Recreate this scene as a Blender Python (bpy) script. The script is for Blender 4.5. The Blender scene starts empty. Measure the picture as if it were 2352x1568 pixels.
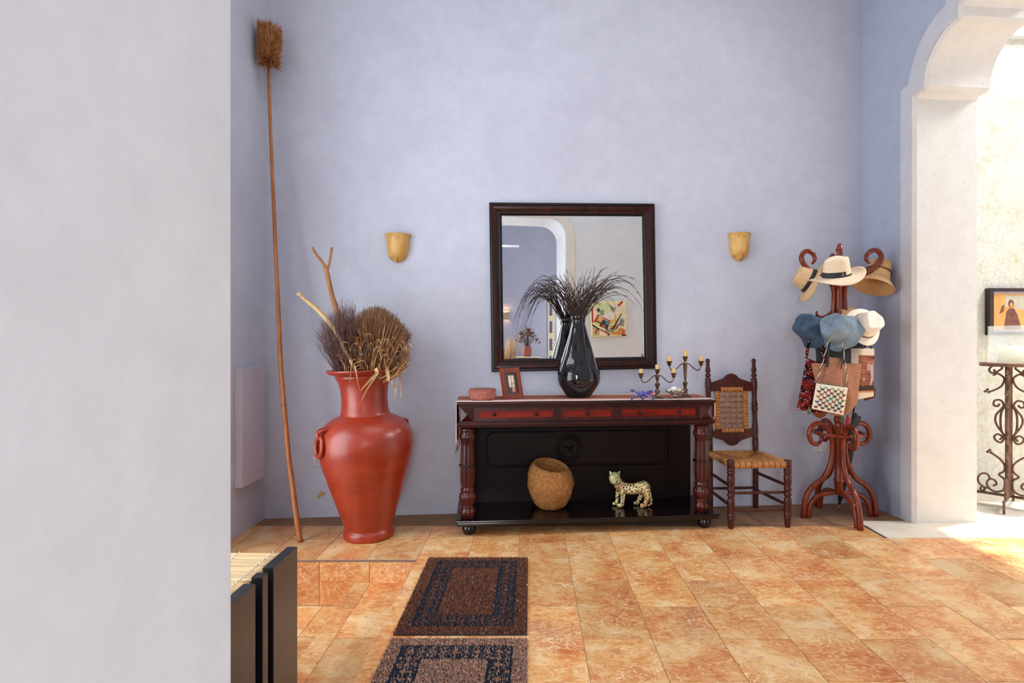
import bpy, bmesh, math, random
from mathutils import Vector, Matrix, Euler, noise as mnoise

# ------------------------------------------------------------------ camera, world, lights, exposure
SC = bpy.context.scene
COL = SC.collection
F, CX, CY, CAMZ = 1274.0, 1217.0, 784.0, 1.30          # focal length and principal point in pixels of the 2352 x 1568 frame
_cd = bpy.data.cameras.new('camera')
_cd.sensor_width = 36.0
_cd.lens = 36.0 * F / 2352.0
_cd.shift_x = -(CX - 1176.0) / 2352.0
_cd.clip_start = 0.02
CAM = bpy.data.objects.new('camera', _cd)
COL.objects.link(CAM)
CAM.location = (0, 0, CAMZ)
CAM.rotation_euler = (math.pi / 2, 0, 0)
SC.camera = CAM

SC.view_settings.view_transform = 'Standard'
SC.view_settings.look = 'None'
SC.view_settings.gamma = 1.0
SC.view_settings.exposure = 0.08
SC.view_settings.use_curve_mapping = False
try:
    SC.cycles.use_denoising = True
    SC.cycles.max_bounces = 8
    SC.cycles.diffuse_bounces = 5
    SC.cycles.glossy_bounces = 5
    SC.cycles.transmission_bounces = 8
    SC.cycles.sample_clamp_indirect = 6.0
    SC.cycles.caustics_reflective = False
    SC.cycles.caustics_refractive = False
except Exception:
    pass

W = bpy.data.worlds.new('sky')
SC.world = W
W.use_nodes = True
W.node_tree.nodes['Background'].inputs[0].default_value = (0.80, 0.88, 1.0, 1)
W.node_tree.nodes['Background'].inputs[1].default_value = 1.0

def area_light(name, loc, target, sx, sy, power, color):
    d = bpy.data.lights.new(name, 'AREA')
    d.shape = 'RECTANGLE'; d.size = sx; d.size_y = sy; d.energy = power; d.color = color
    o = bpy.data.objects.new(name, d); COL.objects.link(o)
    o.location = loc
    o.rotation_euler = (Vector(target) - Vector(loc)).to_track_quat('-Z', 'Y').to_euler()
    return o

_sd = bpy.data.lights.new('sun', 'SUN'); _sd.energy = 6.0; _sd.angle = math.radians(1.5); _sd.color = (1.0, 0.95, 0.86)
SUN = bpy.data.objects.new('sun', _sd); COL.objects.link(SUN)
SUN.rotation_euler = Vector((-0.13, -0.05, -0.99)).to_track_quat('-Z', 'Y').to_euler()
# daylight through the street door on the left, below whose sill the steps lead down
area_light('street_door_daylight', (-2.75, 2.05, 1.55), (1.0, 3.6, 1.5), 2.0, 3.2, 95, (0.95, 0.97, 1.0))
# daylight through the glazed door of the room behind the camera
area_light('garden_door_daylight', (2.85, -1.0, 1.7), (-0.5, 0.4, 1.6), 2.2, 3.0, 16, (0.99, 0.99, 1.0))
# added fill light before the rear wall, left of what the mirror shows
area_light('rear_fill_light', (-0.08, -2.55, 1.6), (0.2, 4.0, 1.2), 1.2, 2.2, 125, (0.97, 0.98, 1.0))
# added fill light over the hall, above an invented ceiling opening
area_light('hall_fill_light', (0.4, 2.3, 5.25), (0.4, 2.3, 0.0), 2.6, 1.7, 32, (0.97, 0.98, 1.0))
# patio sky seen through the arch
area_light('patio_sky', (6.3, 3.15, 5.5), (3.0, 3.9, 2.0), 1.3, 1.3, 240, (1.0, 0.97, 0.92))

# ------------------------------------------------------------------ helpers
PI = math.pi
def P(u, v, Y):
    """photo pixel at distance Y -> world point"""
    return Vector(((u - CX) * Y / F, Y, CAMZ - (v - CY) * Y / F))
def lin(r, g, b):
    def f(c):
        c /= 255.0
        return c / 12.92 if c <= 0.04045 else ((c + 0.055) / 1.055) ** 2.4
    return (f(r), f(g), f(b), 1.0)

class MB:
    """collects geometry for ONE mesh object"""
    def __init__(s): s.v = []; s.f = []; s.m = []; s.sm = []
    def add(s, vs, fs, mi=0, smooth=False):
        o = len(s.v); s.v += [tuple(p) for p in vs]
        for f in fs:
            s.f.append([i + o for i in f]); s.m.append(mi); s.sm.append(smooth)
        return s
    def box(s, x0, x1, y0, y1, z0, z1, mi=0, M=None):
        vs = [Vector(p) for p in ((x0,y0,z0),(x1,y0,z0),(x1,y1,z0),(x0,y1,z0),(x0,y0,z1),(x1,y0,z1),(x1,y1,z1),(x0,y1,z1))]
        if M is not None: vs = [M @ p for p in vs]
        return s.add(vs, [(0,3,2,1),(4,5,6,7),(0,1,5,4),(1,2,6,5),(2,3,7,6),(3,0,4,7)], mi)
    def cbox(s, x0, x1, y0, y1, z0, z1, c=0.004, mi=0):
        """box with chamfered edges"""
        bm = bmesh.new()
        bmesh.ops.create_cube(bm, size=1)
        for v in bm.verts:
            v.co = Vector(((x0+x1)/2 + v.co.x*(x1-x0), (y0+y1)/2 + v.co.y*(y1-y0), (z0+z1)/2 + v.co.z*(z1-z0)))
        bmesh.ops.bevel(bm, geom=bm.edges[:], offset=c, segments=2, affect='EDGES', profile=0.6)
        bm.verts.index_update()
        s.add([v.co.copy() for v in bm.verts], [[v.index for v in f.verts] for f in bm.faces], mi)
        bm.free(); return s
    def lathe(s, prof, seg=40, fn=None, mi=0, smooth=True, M=None, cap=True):
        """prof: (r, z) list, bottom to top; fn(theta, i) scales the radius"""
        vs = []; n = len(prof)
        for i, (r, z) in enumerate(prof):
            for j in range(seg):
                a = 2*PI*j/seg
                k = fn(a, i, r, z) if fn else 1.0
                p = Vector((r*k*math.cos(a), r*k*math.sin(a), z))
                vs.append(M @ p if M is not None else p)
        fs = [(i*seg+j, i*seg+(j+1)%seg, (i+1)*seg+(j+1)%seg, (i+1)*seg+j) for i in range(n-1) for j in range(seg)]
        s.add(vs, fs, mi, smooth)
        if cap:
            o = len(s.v) - len(vs)
            if prof[0][0] > 1e-5: s.f.append([o+j for j in reversed(range(seg))]); s.m.append(mi); s.sm.append(False)
            if prof[-1][0] > 1e-5: s.f.append([o+(n-1)*seg+j for j in range(seg)]); s.m.append(mi); s.sm.append(False)
        return s
    def tube(s, pts, rad, seg=8, mi=0, closed=False, flat=1.0, cap=True, up=None):
        pts = [Vector(p) for p in pts]; n = len(pts)
        if not hasattr(rad, '__len__'): rad = [rad]*n
        vs = []; nrm = None
        for i in range(n):
            a = pts[(i-1) % n] if (closed or i > 0) else pts[i]
            b = pts[(i+1) % n] if (closed or i < n-1) else pts[i]
            t = (b - a)
            t = t.normalized() if t.length > 1e-9 else Vector((0,0,1))
            if nrm is None:
                ref = Vector(up) if up is not None else (Vector((0,0,1)) if abs(t.z) < .9 else Vector((1,0,0)))
                nrm = (ref - t*ref.dot(t)).normalized()
            else:
                nrm = (nrm - t*nrm.dot(t))
                nrm = nrm.normalized() if nrm.length > 1e-6 else t.orthogonal().normalized()
            bi = t.cross(nrm)
            for j in range(seg):
                q = 2*PI*j/seg
                vs.append(pts[i] + nrm*math.cos(q)*rad[i] + bi*math.sin(q)*rad[i]*flat)
        m = n if closed else n-1
        fs = [(i*seg+j, i*seg+(j+1)%seg, ((i+1)%n)*seg+(j+1)%seg, ((i+1)%n)*seg+j) for i in range(m) for j in range(seg)]
        o = len(s.v)
        s.add(vs, fs, mi, True)
        if cap and not closed:
            s.f.append([o+j for j in reversed(range(seg))]); s.m.append(mi); s.sm.append(False)
            s.f.append([o+(n-1)*seg+j for j in range(seg)]); s.m.append(mi); s.sm.append(False)
        return s
    def sphere(s, c, r, seg=14, rings=9, sc=(1,1,1), mi=0, M=None):
        c = Vector(c); vs = []; 
        for i in range(rings+1):
            ph = PI*i/rings
            for j in range(seg):
                a = 2*PI*j/seg
                p = Vector((r*sc[0]*math.sin(ph)*math.cos(a), r*sc[1]*math.sin(ph)*math.sin(a), -r*sc[2]*math.cos(ph)))
                if M is not None: p = M @ p
                vs.append(c + p)
        fs = [(i*seg+j, i*seg+(j+1)%seg, (i+1)*seg+(j+1)%seg, (i+1)*seg+j) for i in range(rings) for j in range(seg)]
        return s.add(vs, fs, mi, True)
    def prism(s, poly, h0, h1, axis='z', mi=0):
        """polygon (a, b) extruded: axis z -> (a,b,h); y -> (a,h,b); x -> (h,a,b)"""
        def pt(a, b, h): return {'z': (a,b,h), 'y': (a,h,b), 'x': (h,a,b)}[axis]
        n = len(poly)
        vs = [pt(a,b,h0) for a,b in poly] + [pt(a,b,h1) for a,b in poly]
        fs = [list(range(n))[::-1], [n+i for i in range(n)]] + [(i,(i+1)%n,n+(i+1)%n,n+i) for i in range(n)]
        return s.add(vs, fs, mi)
    def grid(s, fn, nu, nv, mi=0, smooth=True, wrap=False):
        vs = [fn(i/nu, j/nv) for i in range(nu+1) for j in range(nv+1)]
        fs = [(i*(nv+1)+j, (i+1)*(nv+1)+j, (i+1)*(nv+1)+j+1, i*(nv+1)+j+1) for i in range(nu) for j in range(nv)]
        return s.add(vs, fs, mi, smooth)
    def mesh(s, name, mats):
        me = bpy.data.meshes.new(name)
        me.from_pydata(s.v, [], s.f)
        mats = mats if isinstance(mats, (list, tuple)) else [mats]
        for m in mats: me.materials.append(m)
        me.polygons.foreach_set('material_index', s.m)
        me.polygons.foreach_set('use_smooth', s.sm)
        bm = bmesh.new(); bm.from_mesh(me); bmesh.ops.recalc_face_normals(bm, faces=bm.faces[:]); bm.to_mesh(me); bm.free()
        me.update()
        return me
    def build(s, name, mats, parent=None, bevel=0, **kw):
        o = bpy.data.objects.new(name, s.mesh(name, mats)); COL.objects.link(o)
        if parent is not None: o.parent = parent
        if bevel:
            b = o.modifiers.new('bevel', 'BEVEL'); b.width = bevel; b.segments = 2; b.limit_method = 'ANGLE'; b.angle_limit = math.radians(40)
        if kw: tag(o, **kw)
        return o

def tag(o, label=None, cat=None, group=None, kind=None):
    if label: o['label'] = label
    if cat: o['category'] = cat
    if group: o['group'] = group
    if kind: o['kind'] = kind
    return o
def thing(name, label, cat, loc=(0,0,0), rz=0.0, group=None, rot=None):
    o = bpy.data.objects.new(name, None); COL.objects.link(o)
    o.empty_display_size = 0.1
    o.location = loc; o.rotation_euler = rot if rot is not None else (0,0,rz)
    return tag(o, label, cat, group)
def link_copy(o, parent=None):
    c = o.copy(); COL.objects.link(c)
    if parent is not None: c.parent = parent
    return c
def copy_tree(o, parent=None):
    c = link_copy(o, parent)
    for ch in o.children: copy_tree(ch, c)
    return c
def struct(o): o['kind'] = 'structure'; return o
def spline(pts, n=8, closed=False):
    """Catmull-Rom through the points"""
    pts = [Vector(p) for p in pts]; m = len(pts); out = []
    rng = range(m if closed else m-1)
    for i in rng:
        p0 = pts[(i-1) % m] if closed or i > 0 else pts[0]*2 - pts[1]
        p1 = pts[i]; p2 = pts[(i+1) % m]
        p3 = pts[(i+2) % m] if closed or i+2 < m else p2*2 - p1
        for k in range(n):
            t = k/n
            out.append(0.5*((2*p1) + (p2-p0)*t + (2*p0-5*p1+4*p2-p3)*t*t + (3*p1-p0-3*p2+p3)*t*t*t))
    if not closed: out.append(pts[-1])
    return out
def lerpl(a, n):
    """resample list of numbers a to n entries"""
    out = []
    for i in range(n):
        t = i/(n-1)*(len(a)-1); k = min(int(t), len(a)-2)
        out.append(a[k] + (a[k+1]-a[k])*(t-k))
    return out

# ------------------------------------------------------------------ materials
MATS = {}
class NT:
    def __init__(s, name):
        s.mat = bpy.data.materials.new(name); s.mat.use_nodes = True
        s.t = s.mat.node_tree; s.b = s.t.nodes['Principled BSDF']
        MATS[name] = s.mat
    def n(s, typ, **kw):
        nd = s.t.nodes.new('ShaderNode' + typ)
        for k, v in kw.items():
            if k.startswith('i_'):
                nd.inputs[int(k[2:]) if k[2:].isdigit() else k[2:].replace('_', ' ')].default_value = v
            else: setattr(nd, k, v)
        return nd
    def l(s, a, b): s.t.links.new(a, b)
    def coord(s, kind='Object'): return s.n('TexCoord').outputs[kind]
    def noise(s, vec, scale, detail=4, rough=0.55, dist=0.0):
        nd = s.n('TexNoise'); nd.inputs['Scale'].default_value = scale; nd.inputs['Detail'].default_value = detail
        nd.inputs['Roughness'].default_value = rough; nd.inputs['Distortion'].default_value = dist
        if vec is not None: s.l(vec, nd.inputs['Vector'])
        return nd.outputs['Fac']
    def mapping(s, vec, scale=(1,1,1), loc=(0,0,0), rot=(0,0,0)):
        m = s.n('Mapping'); m.inputs['Scale'].default_value = scale; m.inputs['Location'].default_value = loc; m.inputs['Rotation'].default_value = rot
        s.l(vec, m.inputs['Vector']); return m.outputs[0]
    def ramp(s, fac, stops, interp='LINEAR'):
        r = s.n('ValToRGB'); cr = r.color_ramp; cr.interpolation = interp
        while len(cr.elements) < len(stops): cr.elements.new(0.5)
        for e, (p, c) in zip(cr.elements, stops): e.position = p; e.color = c
        s.l(fac, r.inputs[0]); return r.outputs[0]
    def mix(s, fac, a, b, mode='MIX'):
        m = s.n('MixRGB', blend_type=mode)
        for sock, val in ((m.inputs[0], fac), (m.inputs[1], a), (m.inputs[2], b)):
            if hasattr(val, 'is_output'): s.l(val, sock)
            else: sock.default_value = val
        return m.outputs[0]
    def math(s, op, a, b=0.0):
        m = s.n('Math', operation=op)
        for sock, val in ((m.inputs[0], a), (m.inputs[1], b)):
            if hasattr(val, 'is_output'): s.l(val, sock)
            else: sock.default_value = val
        return m.outputs[0]
    def bump(s, h, strength=0.3, dist=0.01, normal=None):
        b = s.n('Bump'); b.inputs['Strength'].default_value = strength; b.inputs['Distance'].default_value = dist
        s.l(h, b.inputs['Height'])
        if normal is not None: s.l(normal, b.inputs['Normal'])
        return b.outputs[0]
    def out(s, color=None, rough=0.5, metal=0.0, normal=None, spec=None, coat=None, **kw):
        for key, val in (('Base Color', color), ('Roughness', rough), ('Metallic', metal), ('Normal', normal), ('Specular IOR Level', spec), ('Coat Weight', coat)):
            if val is None: continue
            if hasattr(val, 'is_output'): s.l(val, s.b.inputs[key])
            else: s.b.inputs[key].default_value = val
        for k, v in kw.items(): s.b.inputs[k.replace('_', ' ')].default_value = v
        return s.mat
def BW(x): return (x, x, x, 1)

def simple(name, c1, c2=None, scale=12, rough=0.5, metal=0.0, bump=0.15, bscale=60, stretch=(1,1,1), bdist=0.004, **kw):
    """two-tone noise material with fine relief"""
    m = NT(name); co = m.mapping(m.coord(), stretch)
    c2 = c2 or tuple(list(x*0.75 for x in c1[:3]) + [1])
    col = m.mix(m.ramp(m.noise(co, scale, 5), [(0.3, BW(0)), (0.7, BW(1))]), c1, c2)
    nr = m.bump(m.noise(co, bscale, 4), bump, bdist)
    return m.out(col, rough, metal, nr, **kw)

def plaster(name, c1, c2, stain=None, rough=0.85, bump=0.25):
    m = NT(name); co = m.coord()
    big = m.ramp(m.noise(co, 1.1, 6, 0.6, 0.4), [(0.35, BW(0)), (0.68, BW(1))])
    col = m.mix(big, c1, c2)
    fine = m.ramp(m.noise(co, 9, 6, 0.7), [(0.3, BW(0.93)), (0.7, BW(1.03))])
    col = m.mix(1.0, col, fine, 'MULTIPLY')
    if stain:
        sp = m.ramp(m.noise(m.mapping(co, (1,1,0.8)), 5.5, 3, 0.5), [(0.73, BW(0)), (0.745, BW(1))])
        z = m.n('SeparateXYZ'); m.l(co, z.inputs[0])
        low = m.ramp(z.outputs[2], [(0.10, BW(1)), (0.5, BW(0))])
        col = m.mix(m.math('MULTIPLY', sp, low), col, stain)
    h = m.mix(0.5, m.noise(co, 3.5, 5, 0.5), m.noise(co, 45, 4, 0.6))
    return m.out(col, rough, 0, m.bump(h, bump, 0.02), spec=0.25)

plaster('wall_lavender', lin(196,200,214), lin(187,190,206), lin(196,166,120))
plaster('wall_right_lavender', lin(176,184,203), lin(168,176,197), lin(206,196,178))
plaster('wall_white', lin(220,222,227), lin(213,216,222), bump=0.08)
plaster('wall_reveal', lin(228,226,222), lin(222,218,214))
plaster('wall_trim_grey', lin(206,207,210), lin(199,200,206))
plaster('wall_trim_cream', lin(226,220,206), lin(220,213,198))
plaster('wall_backroom', lin(184,187,208), lin(176,180,203))
plaster('ceiling_white', lin(225,225,226), lin(218,218,220))
def stone():
    m = NT('patio_stucco'); co = m.coord()
    n1 = m.noise(co, 7, 8, 0.7); n2 = m.noise(co, 26, 6, 0.7, 0.6)
    col = m.ramp(n1, [(0.25, lin(220,206,172)), (0.45, lin(240,234,216)), (0.7, lin(246,243,232))])
    h = m.mix(0.6, n1, n2)
    return m.out(col, 0.9, 0, m.bump(h, 0.9, 0.05), spec=0.1)
stone()
simple('pale_concrete', lin(222,212,196), lin(206,192,172), 5, 0.7, bump=0.3, bscale=40)
simple('brown_concrete', lin(150,112,80), lin(122,92,68), 6, 0.75, bump=0.4, bscale=30)
simple('grout', lin(196,180,168), lin(176,160,148), 30, 0.8)
simple('dark_joint', lin(44,34,30), lin(30,24,22), 30, 0.8)

def tile_mat():
    m = NT('floor_tile'); oi = m.n('ObjectInfo')
    geo = m.n('TexCoord').outputs['Object']
    off = m.n('VectorMath', operation='SCALE'); m.l(oi.outputs['Location'], off.inputs[0]); off.inputs['Scale'].default_value = 3.71
    rnd = m.n('CombineXYZ'); m.l(m.math('MULTIPLY', oi.outputs['Random'], 37.0), rnd.inputs[2])
    a1 = m.n('VectorMath', operation='ADD'); m.l(geo, a1.inputs[0]); m.l(off.outputs[0], a1.inputs[1])
    a2 = m.n('VectorMath', operation='ADD'); m.l(a1.outputs[0], a2.inputs[0]); m.l(rnd.outputs[0], a2.inputs[1])
    co = a2.outputs[0]
    cloud = m.noise(co, 4.2, 5, 0.55, 0.7)
    col = m.ramp(cloud, [(0.28, lin(186,104,58)), (0.40, lin(204,134,78)), (0.52, lin(212,158,98)), (0.62, lin(222,186,134)), (0.74, lin(226,202,158))])
    grey = m.ramp(m.noise(co, 2.7, 4, 0.5, 0.5), [(0.58, BW(0)), (0.74, BW(0.42))])
    col = m.mix(grey, col, lin(170,142,124))
    fine = m.noise(m.mapping(co, (1, 1.6, 1)), 24, 6, 0.72, 1.2)
    col = m.mix(m.ramp(fine, [(0.50, BW(0)), (0.60, BW(0.62))]), col, lin(230,190,138))
    col = m.mix(m.ramp(fine, [(0.36, BW(0.6)), (0.47, BW(0))]), col, lin(178,96,54))
    vn = m.noise(m.mapping(co, (1.5, 1, 1)), 5.5, 3, 0.5, 2.2)
    vein = m.ramp(m.math('ABSOLUTE', m.math('SUBTRACT', vn, 0.5)), [(0.004, BW(0.75)), (0.014, BW(0))])
    gate = m.ramp(m.noise(co, 3.1, 2), [(0.50, BW(0)), (0.58, BW(1))])
    col = m.mix(m.math('MULTIPLY', vein, gate), col, lin(240,214,178))
    br = m.n('MapRange'); m.l(oi.outputs['Random'], br.inputs[0]); br.inputs[3].default_value = 0.84; br.inputs[4].default_value = 1.12
    hv = m.n('HueSaturation'); m.l(br.outputs[0], hv.inputs['Value']); m.l(col, hv.inputs['Color'])
    h = m.mix(0.5, cloud, fine)
    return m.out(hv.outputs[0], m.ramp(fine, [(0.3, BW(0.30)), (0.7, BW(0.44))]), 0, m.bump(h, 0.16, 0.006), spec=0.5)
tile_mat()

def wood(name, c1, c2, rough=0.3, scale=1.0, coat=0.3, axis='z', bump=0.05, spec=0.4):
    m = NT(name); st = {'z': (9,9,0.8), 'x': (0.8,9,9), 'y': (9,0.8,9)}[axis]
    co = m.mapping(m.coord(), tuple(s*scale for s in st))
    g = m.noise(co, 3.0, 6, 0.6, 0.8)
    col = m.mix(m.ramp(g, [(0.35, BW(0)), (0.66, BW(1))]), c1, c2)
    return m.out(col, rough, 0, m.bump(g, bump, 0.002), coat=coat, spec=spec, Coat_Roughness=0.12)
wood('mahogany_dark', lin(28,8,9), lin(60,13,12), 0.36, axis='x', coat=0.04, spec=0.25)
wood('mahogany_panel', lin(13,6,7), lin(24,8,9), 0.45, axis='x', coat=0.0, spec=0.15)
wood('mahogany_shelf', lin(10,5,6), lin(20,8,9), 0.16, axis='x', coat=0.15, spec=0.35, bump=0.01)
wood('mahogany_red', lin(78,11,5), lin(132,28,9), 0.42, axis='x', coat=0.0, spec=0.2)
wood('mahogany_column', lin(36,10,9), lin(78,19,12), 0.26, axis='z', coat=0.1, spec=0.35)
wood('mirror_wood', lin(24,9,8), lin(62,21,13), 0.30, axis='z', coat=0.05, spec=0.25)
simple('mirror_black', lin(14,12,13), lin(22,17,17), 20, 0.34, bump=0.05, spec=0.3)
wood('chair_wood', lin(48,17,13), lin(78,28,20), 0.35, axis='z', coat=0.05, spec=0.3)
wood('bentwood', lin(92,32,13), lin(138,52,22), 0.26, axis='z', coat=0.2, spec=0.35)
wood('photo_frame_wood', lin(92,32,10), lin(130,52,16), 0.35, axis='z', coat=0.05, spec=0.3)
wood('bamboo_pole', lin(150,88,44), lin(182,116,62), 0.4, axis='z', coat=0.15)
wood('branch_wood', lin(176,124,82), lin(146,98,64), 0.7, axis='z', coat=0.0, bump=0.5)
wood('branch_pale', lin(206,176,128), lin(176,136,90), 0.7, axis='z', coat=0.0, bump=0.4)
simple('bench_black', lin(28,30,36), lin(22,22,26), 30, 0.42, bump=0.2, bscale=90)
simple('bench_floor_reflection', lin(98,82,70), lin(88,73,62), 14, 0.35, bump=0.05)  # brown stands for the tile floor's reflection on the black boards
def reed():
    m = NT('reed'); co = m.coord(); oi = m.n('ObjectInfo')
    g = m.noise(m.mapping(co, (1.5, 40, 40)), 3, 4)
    col = m.ramp(g, [(0.3, lin(206,172,118)), (0.7, lin(238,214,168))])
    br = m.n('MapRange'); m.l(oi.outputs['Random'], br.inputs[0]); br.inputs[3].default_value = 0.8; br.inputs[4].default_value = 1.08
    hv = m.n('HueSaturation'); m.l(br.outputs[0], hv.inputs['Value']); m.l(col, hv.inputs['Color'])
    return m.out(hv.outputs[0], 0.55, 0, m.bump(g, 0.2, 0.002))
reed()
simple('white_thread', lin(226,222,214), None, 30, 0.8)
def terracotta():
    m = NT('terracotta'); co = m.coord()
    a = m.noise(m.mapping(co, (1,1,2.2)), 3.2, 6, 0.6, 0.5)
    col = m.ramp(a, [(0.3, lin(128,34,14)), (0.55, lin(152,48,22)), (0.75, lin(168,60,30))])
    ring = m.noise(m.mapping(co, (1,1,26)), 2.5, 3)
    return m.out(col, m.ramp(m.noise(co, 8, 4), [(0.3, BW(0.28)), (0.7, BW(0.42))]), 0, m.bump(ring, 0.12, 0.006), coat=0.25, Coat_Roughness=0.25)
terracotta()
def alabaster():
    m = NT('alabaster'); co = m.coord()
    a = m.noise(co, 7, 5, 0.6, 0.6)
    col = m.ramp(a, [(0.3, lin(186,128,58)), (0.5, lin(206,160,84)), (0.7, lin(218,182,112))])
    v = m.noise(m.mapping(co, (1.4,1,0.7)), 6, 4, 0.6, 1.5)
    vein = m.ramp(m.math('ABSOLUTE', m.math('SUBTRACT', v, 0.5)), [(0.003, BW(1)), (0.012, BW(0))])
    gate = m.ramp(m.noise(co, 8, 2), [(0.52, BW(0)), (0.6, BW(0.8))])
    col = m.mix(m.math('MULTIPLY', vein, gate), col, lin(70,48,26))
    return m.out(col, 0.4, 0, m.bump(a, 0.08, 0.003))
alabaster()
m = NT('dark_vein'); m.out(lin(52,34,20), 0.6)
m = NT('mirror_glass'); m.out((0.93,0.95,0.95,1), 0.0, 1.0)
m = NT('smoky_glass'); m.out(m.ramp(m.noise(m.mapping(m.coord(), (1,1,0.6)), 5, 2), [(0.3, (0.003,0.003,0.004,1)), (0.7, (0.009,0.009,0.011,1))]), 0.03, 0.0, spec=0.5, coat=0.15, Coat_Roughness=0.02)
m = NT('clear_glass'); m.out((0.90,0.95,0.92,1), 0.03, 0.0, IOR=1.45, Alpha=0.16)
simple('bronze', lin(112,92,74), lin(70,54,42), 26, 0.32, 0.85, bump=0.1)
simple('silver', lin(196,186,182), lin(140,112,104), 26, 0.18, 0.95, bump=0.08)
simple('iron', lin(140,104,84), lin(104,74,60), 30, 0.5, 0.35, bump=0.4, bscale=90)
simple('black_metal', lin(30,30,33), lin(22,22,24), 20, 0.3, 0.6, bump=0.05)
simple('candle_wax', lin(226,190,122), lin(210,168,98), 16, 0.5, bump=0.1, Subsurface_Weight=0.1)
simple('candle_white', lin(244,240,218), lin(236,230,200), 8, 0.5, bump=0.03)
simple('wick', lin(36,30,28), None, 30, 0.9)
simple('clay_pink', lin(162,94,78), lin(136,74,60), 46, 0.8, bump=0.35, bscale=120)
simple('shell_white', lin(240,236,226), lin(222,212,196), 20, 0.5, bump=0.4, bscale=50)
simple('shell_tan', lin(214,184,158), lin(236,222,206), 24, 0.5, bump=0.3, bscale=50)
def fibre(name, c):
    m = NT(name); co = m.coord()
    a = m.noise(m.mapping(co, (1,1,2.2), rot=(0.5,0.6,0)), 28, 5, 0.7, 3.0)
    b = m.noise(m.mapping(co, (2.2,1,1), rot=(0.4,-0.5,0.4)), 34, 5, 0.7, 3.0)
    ab = m.mix(0.5, a, b)
    col = m.ramp(ab, [(0.36, c[0]), (0.5, c[1]), (0.62, c[2])])
    return m.out(col, 0.8, 0, m.bump(ab, 1.0, 0.012), spec=0.2)
fibre('coir', (lin(92,54,22), lin(168,110,58), lin(214,166,104)))
simple('rush', lin(206,146,82), lin(160,100,50), 40, 0.65, bump=0.5, bscale=120, stretch=(1,1,1))
simple('rush_dark', lin(158,100,52), lin(104,62,32), 40, 0.65, bump=0.5, bscale=120)
simple('duster_fur', lin(208,150,94), lin(172,110,60), 22, 0.8, bump=0.2)
simple('palm_brown', lin(176,132,92), lin(120,84,56), 30, 0.7, bump=0.2)
simple('palm_dark', lin(112,78,54), lin(74,50,38), 30, 0.75, bump=0.2)
simple('palm_straw', lin(204,172,124), lin(168,128,84), 30, 0.6, bump=0.2)
simple('twig_purple', lin(122,88,84), lin(86,60,58), 30, 0.8)
simple('grass_dark', lin(66,42,34), lin(40,26,22), 40, 0.7)
simple('straw_gold', lin(196,138,80), lin(166,108,56), 40, 0.7)
simple('switch_white', lin(206,204,210), lin(196,194,202), 10, 0.45, bump=0.02)
simple('panel_white', lin(198,194,204), lin(190,186,198), 4, 0.6, bump=0.05)
simple('socket_dark', lin(46,44,46), None, 10, 0.6)
simple('straw_cream', lin(238,218,190), lin(228,202,168), 60, 0.7, bump=0.25, bscale=220, bdist=0.002)
simple('straw_tan', lin(214,172,122), lin(196,150,98), 60, 0.7, bump=0.3, bscale=220, bdist=0.002)
simple('straw_natural', lin(222,190,146), lin(204,168,120), 60, 0.7, bump=0.3, bscale=220, bdist=0.002)
simple('straw_white', lin(244,238,226), lin(238,226,204), 60, 0.7, bump=0.25, bscale=220, bdist=0.002)
simple('ribbon_black', lin(26,27,32), lin(36,37,42), 30, 0.6)
simple('leather_brown', lin(150,84,46), lin(120,62,34), 30, 0.4)
simple('leather_black', lin(20,19,21), lin(30,28,30), 50, 0.45, bump=0.3, bscale=150)
simple('denim_dark', lin(66,92,116), lin(46,66,88), 18, 0.85, bump=0.3, bscale=220)
simple('denim_light', lin(138,158,174), lin(104,124,142), 16, 0.85, bump=0.3, bscale=220)
simple('stitch', lin(70,52,40), None, 30, 0.8)

# ------------------------------------------------------------------ the setting
M_ = MATS
TH = math.atan2(0.409, 4.658)                     # the hall's far wall is turned five degrees against the tile grid
CT, ST = math.cos(TH), math.sin(TH)
WL = Vector((-1.953, 4.079, 0))                   # far left corner of the hall
WC = Vector((2.69, 4.488, 0))                     # far right corner
def wall_pt(u, v, d=0.0):
    """point on the far wall (d metres in front of it) under photo pixel u, v"""
    n = Vector((-ST, CT)); c = n.dot(WL.xy) - d
    t = c / (n.x*(u-CX)/F + n.y)
    return Vector(((u-CX)/F*t, t, CAMZ - (v-CY)/F*t))
def mirror_pt(u, v, Yw, c=None):
    """world point at depth Yw whose mirror image falls on pixel u, v"""
    n = Vector((-ST, CT)); c = n.dot(WL.xy) - 0.035
    d = Vector(((u-CX)/F, 1.0)); b = -(v-CY)/F
    t = c / n.dot(d); p = d*t; r = d - n*(2*n.dot(d))
    k = (Yw - p.y)/r.y; q = p + r*k
    return Vector((q.x, Yw, CAMZ + b*(t+k)))
H = 4.9
def wall_box(name, mat, M, poly, d0, d1, bevel=0):
    mb = MB(); n = len(poly)
    vs = [M @ Vector((a, d0, z)) for a, z in poly] + [M @ Vector((a, d1, z)) for a, z in poly]
    mb.add(vs, [list(range(n)), [n+i for i in range(n)][::-1]] + [(i,(i+1)%n,n+(i+1)%n,n+i) for i in range(n)])
    o = mb.build(name, mat, bevel=bevel); return struct(o)
MWB = Matrix.Translation(WL) @ Matrix.Rotation(TH, 4, 'Z')                      # local x along far wall, y into the wall
wb = wall_box('wall_back', M_['wall_lavender'], MWB, [(-0.5,-0.35),(4.70,-0.35),(4.70,H),(-0.5,H)], 0, 0.3)
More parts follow.
